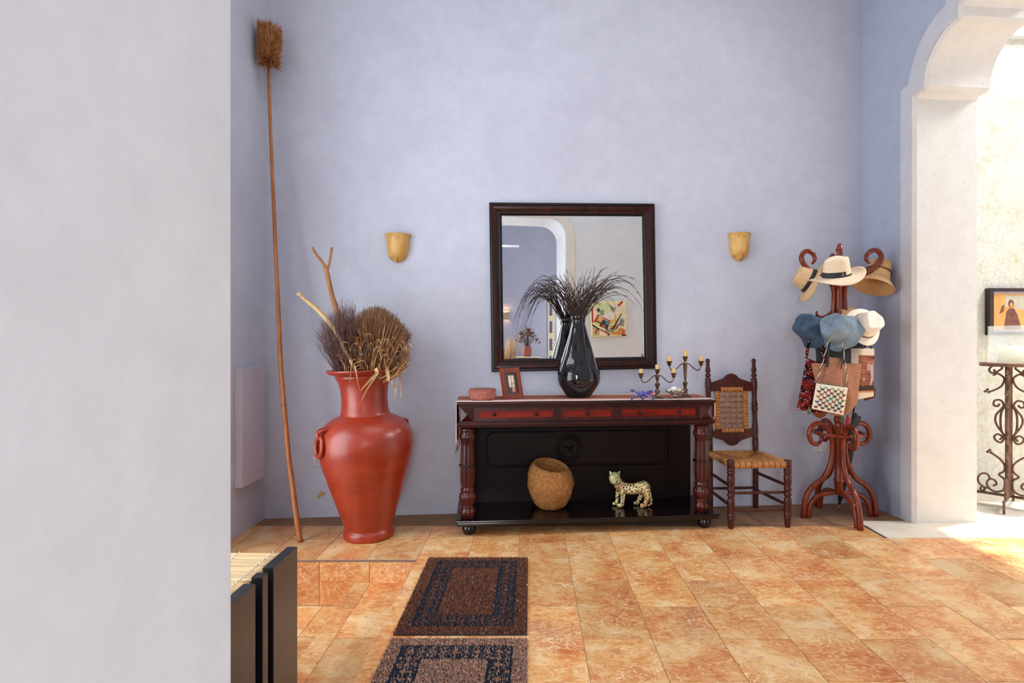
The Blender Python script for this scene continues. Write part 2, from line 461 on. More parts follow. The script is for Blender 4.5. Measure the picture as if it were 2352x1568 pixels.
# right wall: local x runs from the far corner towards the camera, y outwards
MWR = Matrix(((ST, CT, 0, WC.x), (-CT, ST, 0, WC.y), (0, 0, 1, 0), (0, 0, 0, 1)))
JA = 0.541; AB = 2.75
def arch_side():
    pts = [(JA, 3.05), (0.646, 3.056)]
    for i in range(0, 9):
        t = i/8*PI/2
        pts.append((0.923 - 0.277*math.cos(t), 3.09 + 0.29*math.sin(t)))
    pts += [(0.923, 3.48), (1.0, 3.50), (1.12, 3.60), (1.30, 3.66)]
    return pts
left = arch_side(); right = [(2*1.65 - a, z) for a, z in reversed(left)]
AB = 2*1.65 - JA
poly = [(-0.45,-0.35), (JA,-0.35)] + left + right + [(AB,-0.35), (4.3,-0.35), (4.3,H), (-0.45,H)]
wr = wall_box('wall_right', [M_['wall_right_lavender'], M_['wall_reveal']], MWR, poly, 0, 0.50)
nrev = len(left) + len(right) + 2                 # faces of the opening's reveal are light
for i, pg in enumerate(wr.data.polygons):
    c = sum((wr.data.vertices[k].co for k in pg.vertices), Vector())/len(pg.vertices)
    loc = MWR.inverted() @ c
    if abs(loc.y - 0.25) < 0.02 and 0.5 < loc.x < AB+0.05 and -0.2 < loc.z < 3.9: pg.material_index = 1
bv = wr.modifiers.new('bevel', 'BEVEL'); bv.width = 0.02; bv.segments = 1; bv.limit_method = 'ANGLE'; bv.angle_limit = math.radians(60)
# raised pale band around the arch
outer = [(0.419, 0.0), (0.419, 3.134), (0.49, 3.146), (0.505, 3.21), (0.55, 3.32), (0.60, 3.395), (0.65, 3.445), (0.73, 3.50), (0.816, 3.53), (0.816, 3.62), (0.90, 3.64), (1.05, 3.74), (1.25, 3.80)]
outer_m = [(3.30 - a, z) for a, z in reversed(outer)]
inner = [(JA, 0.0)] + left + right + [(AB, 0.0)]
mb = MB()
A = outer + outer_m; B = inner
def resample(pl, n):
    L = [0.0]
    for i in range(1, len(pl)): L.append(L[-1] + math.dist(pl[i], pl[i-1]))
    out = []
    for k in range(n):
        d = L[-1]*k/(n-1); i = 0
        while i < len(pl)-2 and L[i+1] < d: i += 1
        t = (d-L[i])/max(1e-9, L[i+1]-L[i]); out.append((pl[i][0]+(pl[i+1][0]-pl[i][0])*t, pl[i][1]+(pl[i+1][1]-pl[i][1])*t))
    return out
band = [(0.419,0.0,JA,0.0), (0.419,3.0,JA,3.0), (0.419,3.134,JA,3.05), (0.49,3.146,0.646,3.056), (0.505,3.21,0.655,3.16), (0.55,3.32,0.69,3.25), (0.60,3.395,0.74,3.31), (0.65,3.445,0.79,3.35), (0.73,3.50,0.86,3.375), (0.816,3.53,0.923,3.38), (0.816,3.62,0.923,3.48), (0.90,3.64,1.0,3.50), (1.05,3.74,1.12,3.60), (1.25,3.80,1.30,3.66)]
band = [(a, z, c-0.02, w if w < 3.01 else w+0.014) for a, z, c, w in band]
band += [(3.30-a, z, 3.30-c, w) for a, z, c, w in reversed(band)]
fr = [MWR @ Vector((a, -0.007, z)) for a, z, c, w in band] + [MWR @ Vector((c, -0.007, w)) for a, z, c, w in band]
bk = [MWR @ Vector((a, 0.001, z)) for a, z, c, w in band] + [MWR @ Vector((c, 0.001, w)) for a, z, c, w in band]
n = len(band)
fs = [(i, i+1, n+i+1, n+i) for i in range(n-1)] + [(i, i+1, 2*n+i+1, 2*n+i) for i in range(n-1)] + [(n+i, n+i+1, 3*n+i+1, 3*n+i) for i in range(n-1)]
mb.add(fr + bk, fs)
struct(mb.build('trim_1', M_['wall_trim_grey']))
# left wall with the tall street door
wall_box('wall_left', M_['wall_lavender'], Matrix(((0,-1,0,-1.95),(1,0,0,0),(0,0,1,0),(0,0,0,1))), [(0.9,-0.35),(1.12,-0.35),(1.12,3.75),(3.27,3.75),(3.27,-0.35),(4.3,-0.35),(4.3,H),(0.9,H)], 0, 0.3)
# wall between the hall and the camera's room, with a round-cornered opening
XL, XR, ZT, RC = -0.534, 1.07, 2.98, 0.24
op = [(XL,-0.35), (XL,ZT-RC)] + [(XL+RC-RC*math.cos(i/8*PI/2), ZT-RC+RC*math.sin(i/8*PI/2)) for i in range(1,9)] + [(XR-RC+RC*math.sin(i/8*PI/2), ZT-RC+RC*math.cos(i/8*PI/2)) for i in range(0,9)] + [(XR,-0.35)]
MID = Matrix.Identity(4)
wall_box('wall_rear', M_['wall_white'], MID, [(-3.2,-0.35)] + op + [(3.3,-0.35),(3.3,H),(-3.2,H)], 0.44, 1.0, bevel=0.012)
bandr = []
bo = 0.13
o2 = [(XL-bo,0.0), (XL-bo,ZT+bo-RC-bo)] + [(XL+RC-(RC+bo)*math.cos(i/8*PI/2), ZT-RC+(RC+bo)*math.sin(i/8*PI/2)) for i in range(1,9)] + [(XR-RC+(RC+bo)*math.sin(i/8*PI/2), ZT-RC+(RC+bo)*math.cos(i/8*PI/2)) for i in range(0,9)] + [(XR+bo,0.0)]
bi = 0.018
i2 = [(XL-bi,0.0), (XL-bi,ZT-RC)] + [(XL+RC-(RC+bi)*math.cos(i/8*PI/2), ZT-RC+(RC+bi)*math.sin(i/8*PI/2)) for i in range(1,9)] + [(XR-RC+(RC+bi)*math.sin(i/8*PI/2), ZT-RC+(RC+bi)*math.cos(i/8*PI/2)) for i in range(0,9)] + [(XR+bi,0.0)]
n = len(o2); mb = MB()
mb.add([(a,1.006,z) for a,z in o2] + [(a,1.006,z) for a,z in i2] + [(a,0.999,z) for a,z in o2] + [(a,0.999,z) for a,z in i2],
       [(i,i+1,n+i+1,n+i) for i in range(n-1)] + [(i,i+1,2*n+i+1,2*n+i) for i in range(n-1)] + [(n+i,n+i+1,3*n+i+1,3*n+i) for i in range(n-1)])
struct(mb.build('trim_2', M_['wall_trim_cream']))
# the camera's room
wall_box('wall_far_room', M_['wall_backroom'], MID, [(-3.3,-0.05),(3.3,-0.05),(3.3,H),(-3.3,H)], -2.85, -2.6)
wall_box('wall_room_left', M_['wall_white'], Matrix(((0,1,0,-3.2),(1,0,0,0),(0,0,1,0),(0,0,0,1))), [(-2.8,-0.05),(0.5,-0.05),(0.5,H),(-2.8,H)], -0.2, 0.0)
wall_box('wall_room_right', M_['wall_white'], Matrix(((0,1,0,3.0),(1,0,0,0),(0,0,1,0),(0,0,0,1))), [(-2.8,-0.05),(-2.2,-0.05),(-2.2,3.3),(0.15,3.3),(0.15,-0.05),(0.5,-0.05),(0.5,H),(-2.8,H)], 0.0, 0.2)
mb = MB()
for b in ((-3.4,3.4,-2.9,1.4), (-3.4,3.4,3.2,5.0), (-3.4,-0.95,1.4,3.2), (1.75,3.4,1.4,3.2)): mb.box(b[0],b[1],b[2],b[3],H,H+0.15)
for b in ((-1.15,1.95,1.2,1.4,5.05,5.5), (-1.15,1.95,3.2,3.4,5.05,5.5), (-1.15,-0.95,1.4,3.2,5.05,5.5), (1.75,1.95,1.4,3.2,5.05,5.5), (-1.15,1.95,1.2,3.4,5.5,5.6)): mb.box(*b)  # added cap around the hall fill light, keeps the sun out
struct(mb.build('ceiling', M_['ceiling_white']))

mb = MB()                                             # bars added around the rear fill light; no window is known there
for b in ((-.78,-.69,.42,2.78), (.53,.62,.42,2.78), (-.69,.53,.42,.49), (-.69,.53,2.71,2.78)): mb.cbox(b[0], b[1], -2.602, -2.53, b[2], b[3], .006)
for b in ((-.09,-.07,.49,2.71), (-.69,.53,1.59,1.61)): mb.box(b[0], b[1], -2.546, -2.535, b[2], b[3])
struct(mb.build('fill_light_bars', M_['switch_white']))
# floors -----------------------------------------------------------
EDGE = -0.6755; TW = 0.3025; YB = 3.915; YP = 3.305
fl = MB()
fl.box(EDGE, 3.3, 1.0, YB, -0.45, -0.005); fl.box(-3.3, 3.3, -2.9, 1.0, -0.45, -0.012)
fl.box(-2.3, EDGE, YP+0.006, YB, -0.45, -0.005)
fl.box(-3.3, EDGE, 1.0, YP+0.012, -0.6, -0.280)
fl.box(-1.045+0.012, EDGE, 1.0, YP+0.012, -0.45, -0.140)
FLOOR = struct(fl.build('floor', M_['grout']))
TMESH = {}
def tile(w, h, t=0.012, c=0.0012):
    key = (round(w,3), round(h,3))
    if key not in TMESH:
        g = 0.0012; a, b = w/2-g, h/2-g
        vs = [(-a,-b,-t),(a,-b,-t),(a,b,-t),(-a,b,-t),(-a,-b,-c),(a,-b,-c),(a,b,-c),(-a,b,-c),(-a+c,-b+c,0),(a-c,-b+c,0),(a-c,b-c,0),(-a+c,b-c,0)]
        mb = MB(); mb.add(vs, [(8,9,10,11),(4,5,9,8),(5,6,10,9),(6,7,11,10),(7,4,8,11),(0,1,5,4),(1,2,6,5),(2,3,7,6),(3,0,4,7)])
        TMESH[key] = mb.mesh('tile', M_['floor_tile'])
    return TMESH[key]
rt = random.Random(7)
def put_tile(x0, x1, y0, y1, z=0.0, rot=None, loc=None):
    o = bpy.data.objects.new('tile', tile(x1-x0, y1-y0)); COL.objects.link(o); o.parent = FLOOR
    o.location = loc if loc is not None else ((x0+x1)/2, (y0+y1)/2, z + rt.uniform(-0.0007, 0.0004))
    if rot: o.rotation_euler = rot
    else: o.rotation_euler = (rt.uniform(-.0012,.0012), rt.uniform(-.0012,.0012), 0)
    return o
JE = [3.616, 3.022, 2.425, 1.825, 1.225]; JO = [3.322, 2.724, 2.123, 1.525]
for k in range(-3, 10):
    x0 = 0.232 + k*TW; x1 = x0 + TW
    js = JE if k % 2 == 0 else JO
    top = YB if x1 < 2.40 else 3.672
    ys = [top] + [j for j in js if j < top - 0.05] + [1.0]
    for a, b in zip(ys[:-1], ys[1:]): put_tile(x0, min(x1, 3.25), b, a)
xs = [EDGE, -0.978, -1.2805, -1.583, -1.8855, -1.95]
for i in range(5):
    ys = [YB, 3.61, YP+0.006]
    if i % 2: put_tile(xs[i+1], xs[i], YP+0.006, YB)
    else:
        for a, b in zip(ys[:-1], ys[1:]): put_tile(xs[i+1], xs[i], b, a)
xr = [EDGE, -0.956, -1.255, -1.555, -1.855, -1.95]
for i in range(5):
    put_tile(xr[i+1], xr[i], -0.275, -0.012, rot=(PI/2, 0, 0), loc=((xr[i+1]+xr[i])/2, YP, -0.1435))
yt = [YP, 2.98, 2.38, 1.78, 1.18, 1.0]
for a, b in zip(yt[:-1], yt[1:]): put_tile(-1.045, -0.947, b, a, -0.135)
yt = [YP, 2.686, 2.086, 1.486, 1.0]
for a, b in zip(yt[:-1], yt[1:]): put_tile(-0.947, EDGE, b, a, -0.135)
xl = [-1.045, -1.235, -1.537, -1.84, -1.95]
for i in range(4):
    yt = [YP, 2.97, 2.62, 2.02, 1.42, 1.0] if i % 2 == 0 else [YP, 2.67, 2.07, 1.47, 1.0]
    for a, b in zip(yt[:-1], yt[1:]): put_tile(xl[i+1], xl[i], b, a, -0.275)
mb = MB()
simple('nosing_grey', lin(168,140,128), lin(150,122,110), 20, 0.5)
for dz in (0.0, -0.006): mb.box(-1.95, EDGE, YP-0.003, YP+0.006, dz-0.0034, dz-0.0012)
mb.build('step_nosing', M_['nosing_grey'], FLOOR)
# unfilled strip between the tiles and the far wall
mb = MB()
mb.add([(-2.0,YB+0.010,-0.003),(2.357,YB+0.010,-0.003),(2.73,YB+0.010,-0.003),(2.72,4.55,-0.003),(-2.0,4.10,-0.003)], [(0,1,2,3,4)])
mb.add([(-2.0,YB+0.010,-0.2),(2.73,YB+0.010,-0.2),(2.72,4.55,-0.2),(-2.0,4.10,-0.2)], [(0,3,2,1)])
struct(mb.build('floor_strip', M_['brown_concrete']))
mb = MB(); mb.box(-1.95, 2.36, YB-0.001, YB+0.011, -0.02, -0.0055)
mb.box(2.358, 2.37, 3.672, YB, -0.02, -0.004); mb.build('floor_joint', M_['dark_joint'], FLOOR)
mb = MB(); mb.cbox(2.371, 3.30, 3.674, 4.02, -0.2, 0.002, 0.004)
struct(mb.build('floor_threshold', M_['pale_concrete']))
mb = MB(); mb.box(3.25, 9.0, -1.0, 5.3, -0.3, -0.004)
struct(mb.build('floor_patio', M_['pale_concrete']))
# patio wall of rough stucco with a white eave
MP = Matrix.Translation(Vector((3.24, 4.742, 0))) @ Matrix.Rotation(TH*0.4, 4, 'Z')
wall_box('wall_patio', M_['patio_stucco'], MP, [(-0.1,-0.3),(6,-0.3),(6,3.9),(-0.1,3.9)], 0, 0.3)
wall_box('trim_3', M_['ceiling_white'], MP, [(-0.1,3.9),(6,3.9),(6,4.6),(-0.1,4.6)], -0.06, 0.3)

# ------------------------------------------------------------------ console table
TB = thing('console_table', 'dark mahogany console table with three red drawers and turned columns against the lavender wall', 'table', (-0.482, 3.70, 0), TH)
TWD, TDP = 1.775, 0.46
def T(x, y, z): return TB.matrix_basis @ Vector((x, y, z))
def build_table():
    D, R, C_ = M_['mahogany_dark'], M_['mahogany_red'], M_['mahogany_column']
    mb = MB(); mb.cbox(-0.004, TWD+0.004, -0.008, TDP, 0.874, 0.894, 0.005); mb.cbox(0.006, TWD-0.006, 0.004, TDP, 0.862, 0.875, 0.004)
    mb.build('table_top', D, TB)
    mb = MB(); mb.box(0.015, TWD-0.015, 0.03, TDP-0.02, 0.75, 0.864)
    for a, b in ((0.113,0.119), (0.663,0.700), (1.063,1.106), (1.663,1.669)): mb.box(a, b, 0.014, 0.03, 0.757, 0.864)
    mb.box(0.113, 1.669, 0.014, 0.03, 0.852, 0.864); mb.box(0.113, 1.669, 0.014, 0.03, 0.757, 0.766)
    mb.build('apron', D, TB)
    mb = MB(); mb.cbox(-0.002, TWD+0.002, -0.006, TDP-0.01, 0.733, 0.757, 0.007); mb.cbox(0.01, TWD-0.01, 0.006, TDP-0.012, 0.722, 0.734, 0.004)
    mb.build('lower_moulding', D, TB)
    for a, b in ((0.013,0.113), (1.669,1.764)):
        mb = MB(); cx = (a+b)/2
        z0, z1 = 0.757, 0.862
        mb.box(a, b, 0.014, 0.05, z0, z1)
        vs = [(a+.006,0.014,z0+.006),(b-.006,0.014,z0+.006),(b-.006,0.014,z1-.006),(a+.006,0.014,z1-.006),(cx,-0.008,(z0+z1)/2)]
        mb.add(vs, [(0,1,4),(1,2,4),(2,3,4),(3,0,4)])
        mb.build('corner_block', C_, TB)
    for a, b, knobs in ((0.119,0.663,(0.245,0.53)), (0.700,1.063,(0.882,)), (1.106,1.663,(1.243,1.525))):
        z0, z1 = 0.767, 0.851
        mb = MB(); mb.box(a+.018, b-.018, 0.020, 0.06, z0+.014, z1-.014)
        o = mb.build('drawer', R, TB)
        mb = MB()                                     # moulded frame of the drawer front
        for k, (w, d0) in enumerate(((0.0, 0.012), (0.009, 0.016))):
            t = 0.009
            A_, B_, Z0, Z1 = a+w, b-w, z0+w, z1-w
            mb.box(A_, B_, d0, 0.03, Z1-t, Z1); mb.box(A_, B_, d0, 0.03, Z0, Z0+t)
            mb.box(A_, A_+t, d0, 0.03, Z0+t, Z1-t); mb.box(B_-t, B_, d0, 0.03, Z0+t, Z1-t)
        mb.build('drawer_frame', C_, o)
        for kx in knobs:
            mb = MB(); MX = Matrix.Translation(Vector((kx, 0.020, (z0+z1)/2+.002))) @ Matrix.Rotation(PI/2, 4, 'X')
            mb.lathe([(0.006,0),(0.005,0.008),(0.007,0.012),(0.0125,0.018),(0.0135,0.024),(0.010,0.030),(0.004,0.033),(0.0,0.0335)], 20, M=MX)
            mb.build('knob', M_['black_metal'], o)
    # columns
    prof = [(0.048,0.722),(0.048,0.708),(0.052,0.704),(0.052,0.696),(0.046,0.690),(0.049,0.684),(0.049,0.678),(0.055,0.668),(0.058,0.655),(0.056,0.642),(0.048,0.632),(0.050,0.626),(0.046,0.620),
            (0.046,0.60),(0.048,0.56),(0.050,0.50),(0.0515,0.465),(0.051,0.42),(0.0515,0.38),(0.0505,0.35),(0.046,0.322),(0.042,0.312),(0.050,0.302),(0.051,0.294),(0.044,0.287),
            (0.050,0.276),(0.057,0.262),(0.059,0.245),(0.057,0.225),(0.050,0.205),(0.044,0.194),(0.047,0.188),(0.047,0.182),(0.043,0.176),(0.050,0.168),(0.055,0.155),(0.055,0.140),(0.050,0.124),(0.046,0.114),(0.046,0.1075)]
    prof = prof[::-1]
    def flute(a, i, r, z):
        if 0.318 < z < 0.612 : return 1.0 - 0.15*max(0.0, math.cos(8*a))**4
        if 0.20 < z < 0.283 or 0.636 < z < 0.676: return 1.0 - 0.05*max(0.0, math.cos(14*a))**2
        return 1.0
    for cx in (0.066, 1.705):
        mb = MB(); mb.lathe(prof, 84, flute, M=Matrix.Translation(Vector((cx, 0.062, 0))))
        c = mb.build('column', C_, TB)
        mb = MB(); pts = []
        for i in range(72):
            a = 2*PI*i/72; pts.append((cx+0.0535*math.cos(a), 0.062+0.0535*math.sin(a), 0.463))
        mb.tube(pts, [0.0062+0.0016*math.sin(i*PI/1.5) for i in range(72)], 8, closed=True)
        mb.build('rope_ring', M_['mahogany_shelf'], c)
    # back panel with mouldings and medallion
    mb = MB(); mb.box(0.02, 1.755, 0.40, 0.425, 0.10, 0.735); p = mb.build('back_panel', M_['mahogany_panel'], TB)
    def frame_bar(x0, x1, z0, z1, t, y0, name):
        mb = MB()
        for k, (w, d) in enumerate(((0.0, y0), (t*0.5, y0-0.006))):
            tt = t*0.5
            A_, B_, Z0, Z1 = x0+w, x1-w, z0+w, z1-w
            mb.box(A_, B_, d, 0.401, Z1-tt, Z1); mb.box(A_, B_, d, 0.401, Z0, Z0+tt); mb.box(A_, A_+tt, d, 0.401, Z0+tt, Z1-tt); mb.box(B_-tt, B_, d, 0.401, Z0+tt, Z1-tt)
        return mb.build(name, M_['mahogany_panel'], p)
    frame_bar(0.16, 1.60, 0.345, 0.655, 0.02, 0.390, 'panel_moulding')
    mb = MB(); pts = []                                # inner moulding with swept corners
    x0, x1, z0, z1, r = 0.20, 1.56, 0.375, 0.625, 0.055
    for (cx, cz, a0) in ((x1-r, z1-r, 0), (x0+r, z1-r, 90), (x0+r, z0+r, 180), (x1-r, z0+r, 270)):
        for k in range(7):
            a = math.radians(a0 + 15*k); pts.append((cx+r*math.cos(a), 0.398, cz+r*math.sin(a)))
    mb.tube(pts, 0.006, 6, closed=True); mb.build('panel_bead', M_['mahogany_panel'], p)
    mb = MB(); cx, cz = 0.815, 0.50
    for rr, t in ((0.095, 0.008), (0.072, 0.006)):
        mb.tube([(cx+rr*math.cos(2*PI*k/48), 0.396, cz+rr*math.sin(2*PI*k/48)) for k in range(48)], t, 8, closed=True)
    for k in range(5):                                 # star of carved petals
        a = PI/2 + 2*PI*k/5
        mb.add([(cx,0.388,cz),(cx+0.018*math.cos(a-.5),0.397,cz+0.018*math.sin(a-.5)),(cx+0.052*math.cos(a),0.397,cz+0.052*math.sin(a)),(cx+0.018*math.cos(a+.5),0.397,cz+0.018*math.sin(a+.5))], [(0,1,2),(0,2,3)])
    mb.sphere((cx,0.394,cz), 0.010); mb.build('medallion', M_['mahogany_panel'], p)
    # shelf and bun feet
    mb = MB(); mb.cbox(-0.012, 1.805, -0.028, 0.455, 0.092, 0.1075, 0.005); mb.cbox(-0.004, 1.797, -0.020, 0.45, 0.070, 0.093, 0.006)
    mb.build('shelf', M_['mahogany_shelf'], TB)
    for cx in (0.075, 1.715):
        for cy in (0.045, 0.40):
            mb = MB(); mb.lathe([(0.028,0.0),(0.036,0.006),(0.043,0.020),(0.047,0.036),(0.045,0.050),(0.038,0.060),(0.040,0.064),(0.040,0.071)], 28, M=Matrix.Translation(Vector((cx,cy,0))))
            mb.build('bun_foot', M_['mahogany_shelf'], TB)
build_table()

# striped runner over the top, hanging at both ends
def runner():
    m = NT('runner_cloth'); co = m.coord(); sx = m.n('SeparateXYZ'); m.l(co, sx.inputs[0])
    f = m.n('MapRange'); m.l(sx.outputs[1], f.inputs[0]); f.inputs[1].default_value = 0.0; f.inputs[2].default_value = 0.44
    CR, RD, BR, TN = lin(236,226,220), lin(196,62,78), lin(134,92,70), lin(176,132,104)
    st = [(0.0,CR),(0.06,CR),(0.07,RD),(0.12,RD),(0.13,CR),(0.19,CR),(0.2,BR),(0.3,TN),(0.36,RD),(0.40,BR),(0.5,TN),(0.55,BR),(0.62,RD),(0.68,TN),(0.76,BR),(0.84,CR),(0.88,RD),(0.92,CR)]
    col = m.ramp(f.outputs[0], st, 'CONSTANT')
    w = m.noise(m.mapping(co, (220,220,220)), 1.0, 2)
    m.out(col, 0.9, 0, m.bump(w, 0.3, 0.001), spec=0.1)
    R_ = thing('table_runner', 'woven runner striped white, rose and brown lying along the mahogany console table', 'textile', T(0,0,0.8945), TH)
    def pt(s, t):
        y = 0.012 + t*0.43 - 0.012*math.exp(-((s-.25)/.2)**2)*(1-t) + 0.006*math.sin(s*21)*(1-t)
        L = 0.27 + TWD + 0.12 + 0.016
        d = s*L
        if d < 0.27: return (-0.0075 - 0.006*math.sin(t*14)*(1-d/0.27), y + 0.02*(1-d/.27)*math.sin(3*t), -(0.27-d))
        d -= 0.27
        if d < TWD + 0.016: return (-0.0075 + d, y, 0.0025)
        d -= TWD + 0.016
        return (TWD + 0.0085, y, -d)
    mb = MB(); mb.grid(pt, 120, 24); c = mb.build('cloth', m.mat, R_)
    so = c.modifiers.new('solid', 'SOLIDIFY'); so.thickness = 0.0025; so.offset = 1
    rnd = random.Random(3); mb = MB()
    for k in range(46):
        t = (k+.5)/46; p0 = Vector(pt(0, t)); 
        pts = [p0, p0+Vector((rnd.uniform(-.006,.002), rnd.uniform(-.004,.004), -.03)), p0+Vector((rnd.uniform(-.010,.003), rnd.uniform(-.006,.006), -rnd.uniform(.055,.085)))]
        mb.tube(pts, [.0022,.0018,.0025], 5, mi=k%3)
        p0 = Vector(pt(1, t))
        pts = [p0, p0+Vector((rnd.uniform(.0,.006), rnd.uniform(-.004,.004), -.03)), p0+Vector((rnd.uniform(.0,.010), rnd.uniform(-.006,.006), -rnd.uniform(.055,.11)))]
        mb.tube(pts, [.0022,.0018,.0025], 5, mi=k%3)
    simple('fringe_rose', lin(176,70,80), None, 20, 0.9); simple('fringe_grey', lin(130,134,142), None, 20, 0.9); simple('fringe_cream', lin(226,208,190), None, 20, 0.9)
    mb.build('fringe', [MATS['fringe_rose'], MATS['fringe_grey'], MATS['fringe_cream']], R_, kind='stuff')
runner()
ZT_ = 0.8985                                          # top of the runner

# ------------------------------------------------------------------ things on the console table
def on_table(u, Y): return Vector(((u-CX)*Y/F, Y, ZT_))
# clay dish
t = thing('clay_dish', 'round pinkish unglazed clay dish with a lid at the left end of the console table', 'dish', on_table(1108, 3.83))
mb = MB(); mb.lathe([(0.080,0),(0.086,0.004),(0.090,0.018),(0.094,0.045),(0.095,0.062),(0.093,0.068)], 56); mb.build('bowl', M_['clay_pink'], t)
mb = MB(); mb.lathe([(0.092,0.068),(0.093,0.0715),(0.090,0.075),(0.080,0.0745),(0.060,0.073),(0.0,0.0725)], 56); mb.build('lid', M_['clay_pink'], t)
mb = MB(); r5 = random.Random(4)
for k in range(24):
    a = -PI/2 + r5.uniform(-1.3,1.3); z = r5.uniform(.012,.06); rr = 0.0885+0.0065*min(1,z/.05)
    mb.sphere((rr*math.cos(a), rr*math.sin(a), z), r5.uniform(.0012,.0026), 6, 4)
mb.build('inclusions', M_['shell_tan'], t, kind='stuff')
# photo frame
t = thing('photo_frame', 'small brown wooden photo frame leaning on its black easel beside the clay dish', 'photo frame', on_table(1180, 3.86), math.radians(-26))
t.rotation_euler = (math.radians(-14), 0, math.radians(38))
w, h = 0.165, 0.222
mb = MB(); fw = 0.034
mb.cbox(-w/2, -w/2+fw, -0.009, 0.009, 0, h, .002); mb.cbox(w/2-fw, w/2, -0.009, 0.009, 0, h, .002); mb.cbox(-w/2+fw, w/2-fw, -0.009, 0.009, 0, fw+.004, .002); mb.cbox(-w/2+fw, w/2-fw, -0.009, 0.009, h-fw-.004, h, .002)
mb.build('frame', M_['photo_frame_wood'], t)
mb = MB(); mb.box(-w/2+fw, w/2-fw, -0.002, 0.004, fw+.002, h-fw-.002); mb.build('mount', M_['bench_black'], t)
mb = MB()
def rect(x0,x1,z0,z1,y,mi): mb.add([(x0,y,z0),(x1,y,z0),(x1,y,z1),(x0,y,z1)], [(0,1,2,3)], mi)
rect(-.024,.024,.050,.168,-.0024,0); rect(-.024,.0,.050,.085,-.0028,1); rect(.003,.024,.050,.083,-.0028,2); rect(-.001,.002,.085,.168,-.0030,3)
rr = random.Random(2)
for k in range(14): rect(*(lambda x,z: (x,x+rr.uniform(.003,.008),z,z+rr.uniform(.001,.004)))(rr.uniform(-.02,.015), rr.uniform(.088,.115)), -.0032, 3)
simple('paper_cream', lin(222,206,178)); simple('print_red', lin(92,34,32)); simple('print_pink', lin(206,120,96)); simple('print_black', lin(28,24,24))
mb.build('picture', [MATS['paper_cream'], MATS['print_red'], MATS['print_pink'], MATS['print_black']], t)
mb = MB(); mb.prism([(0.010,0.165),(0.014,0.165),(0.085,0.022),(0.080,0.018)], -0.025, 0.025, 'x'); mb.add([(-.025,.010,.15),(.025,.010,.15),(.025,.010,0.01),(-.025,.010,0.01)], [(0,1,2,3)])
mb.build('easel', M_['bench_black'], t)
# smoky vase with dried grass
VX, VY = (1329-CX)*3.99/F, 3.99
t = thing('glass_vase', 'tall dented dark smoky glass vase standing in front of the mirror', 'vase', (VX, VY, ZT_))
k_ = 3.99/F
prof = [(21,912.4),(26,911),(31,904.4),(38.5,893.5),(45.5,882.7),(48.6,873),(49.2,866),(49,857),(46.8,847),(44,839),(40.5,828),(37,817.6),(33.4,807),(30,796),(26.4,785),(23,774),(20,763),(17.6,752.6),(15,744),(13.8,739),(14.4,734),(16.2,731),(16.4,727),(15.4,724.6),(13.6,725.4),(12.6,730),(12.4,739)]
prof = [(max(0.001, r*k_), (912.4-v)*k_) for r, v in prof]
pp = [Vector((r, z, 0)) for r, z in prof]; sp = spline(pp, 3); prof = [(max(.001, p.x), p.y) for p in sp]
dents = [(-PI/2-0.25, 0.33, 0.30, 0.07, .10), (-PI/2-0.55, 0.245, 0.28, 0.045, .10), (-PI/2+0.15, 0.21, 0.35, 0.05, .05), (-PI/2+0.75, 0.30, 0.25, 0.10, .10), (PI/2, 0.3, 0.4, 0.1, .08), (-PI/2+1.3, .26, .3,.08,.06), (-PI/2-1.3,.28,.3,.1,.05)]
def dent(a, i, r, z):
    k = 1.0
    for a0, z0, wa, wz, d in dents:
        da = (a-a0+PI) % (2*PI) - PI
        k -= d*math.exp(-(da/wa)**2 - ((z-z0)/wz)**2)
    if 0.06 < z < 0.5: k += 0.012*math.cos(7*a+z*6)*min(1,(z-.06)/.1)*min(1,(.5-z)/.1)
    return k
mb = MB(); mb.lathe(prof, 96, dent); mb.build('body', M_['smoky_glass'], t)
t = thing('dried_grass', 'fan of dark dried grass stems arching out of the smoky vase', 'dried grass', (VX, VY, ZT_+0.50))
rg = random.Random(11)
zn = 0.575-0.50
for k in range(80):
    s = -1 if k % 2 else 1
    e = 0.03 + 0.97*((k//2)/39.0)**1.05
    dx = 0.54*e**0.8*rg.uniform(.8,1.04)
    if s < 0: a_ = (0.48+0.85*e)*rg.uniform(.72,1.1); g_ = a_ - (.36-.68*e**1.3 + rg.uniform(-.10,.10))
    else: a_ = (0.48+0.55*e)*rg.uniform(.68,1.15); g_ = a_ - (.38-.42*e**1.3 + rg.uniform(-.12,.10))
    dy = rg.uniform(-.20, .15)*(1-.35*e) - .03
    x0, y0 = rg.uniform(-.03,.03) + s*.018*e, rg.uniform(-.028,.028)
    L = rg.uniform(.62,1.0)
    pts = [(x0*.3, y0*.3, -0.28)]; n = 15
    for i in range(n+1):
        q = i/n*L
        pts.append((x0 + s*dx*q**0.85 + .006*math.sin(9*q+k), y0 + dy*q, zn + a_*q - g_*q*q))
    rad = [.0018] + [(.0020 if i < 6 else .0020*(1-(i-6)/(n-5.0)))+.0005 for i in range(n+1)]
    mb = MB(); mb.tube(pts, rad, 5)
    for b in range(5):                                  # awns along the outer half
        i = rg.randint(7, n-1); p = Vector(pts[i]); d = (Vector(pts[i+1])-Vector(pts[i-1])).normalized()
        d2 = (d + Vector((rg.uniform(-.45,.45), rg.uniform(-.45,.45), rg.uniform(-.2,.5)))).normalized(); ln = rg.uniform(.02,.06)
        mb.tube([p, p+d2*ln*.5, p+d2*ln+Vector((0,0,-.004))], [.0010,.0008,.0003], 4)
    mb.build('grass_stem', M_['grass_dark'], t)
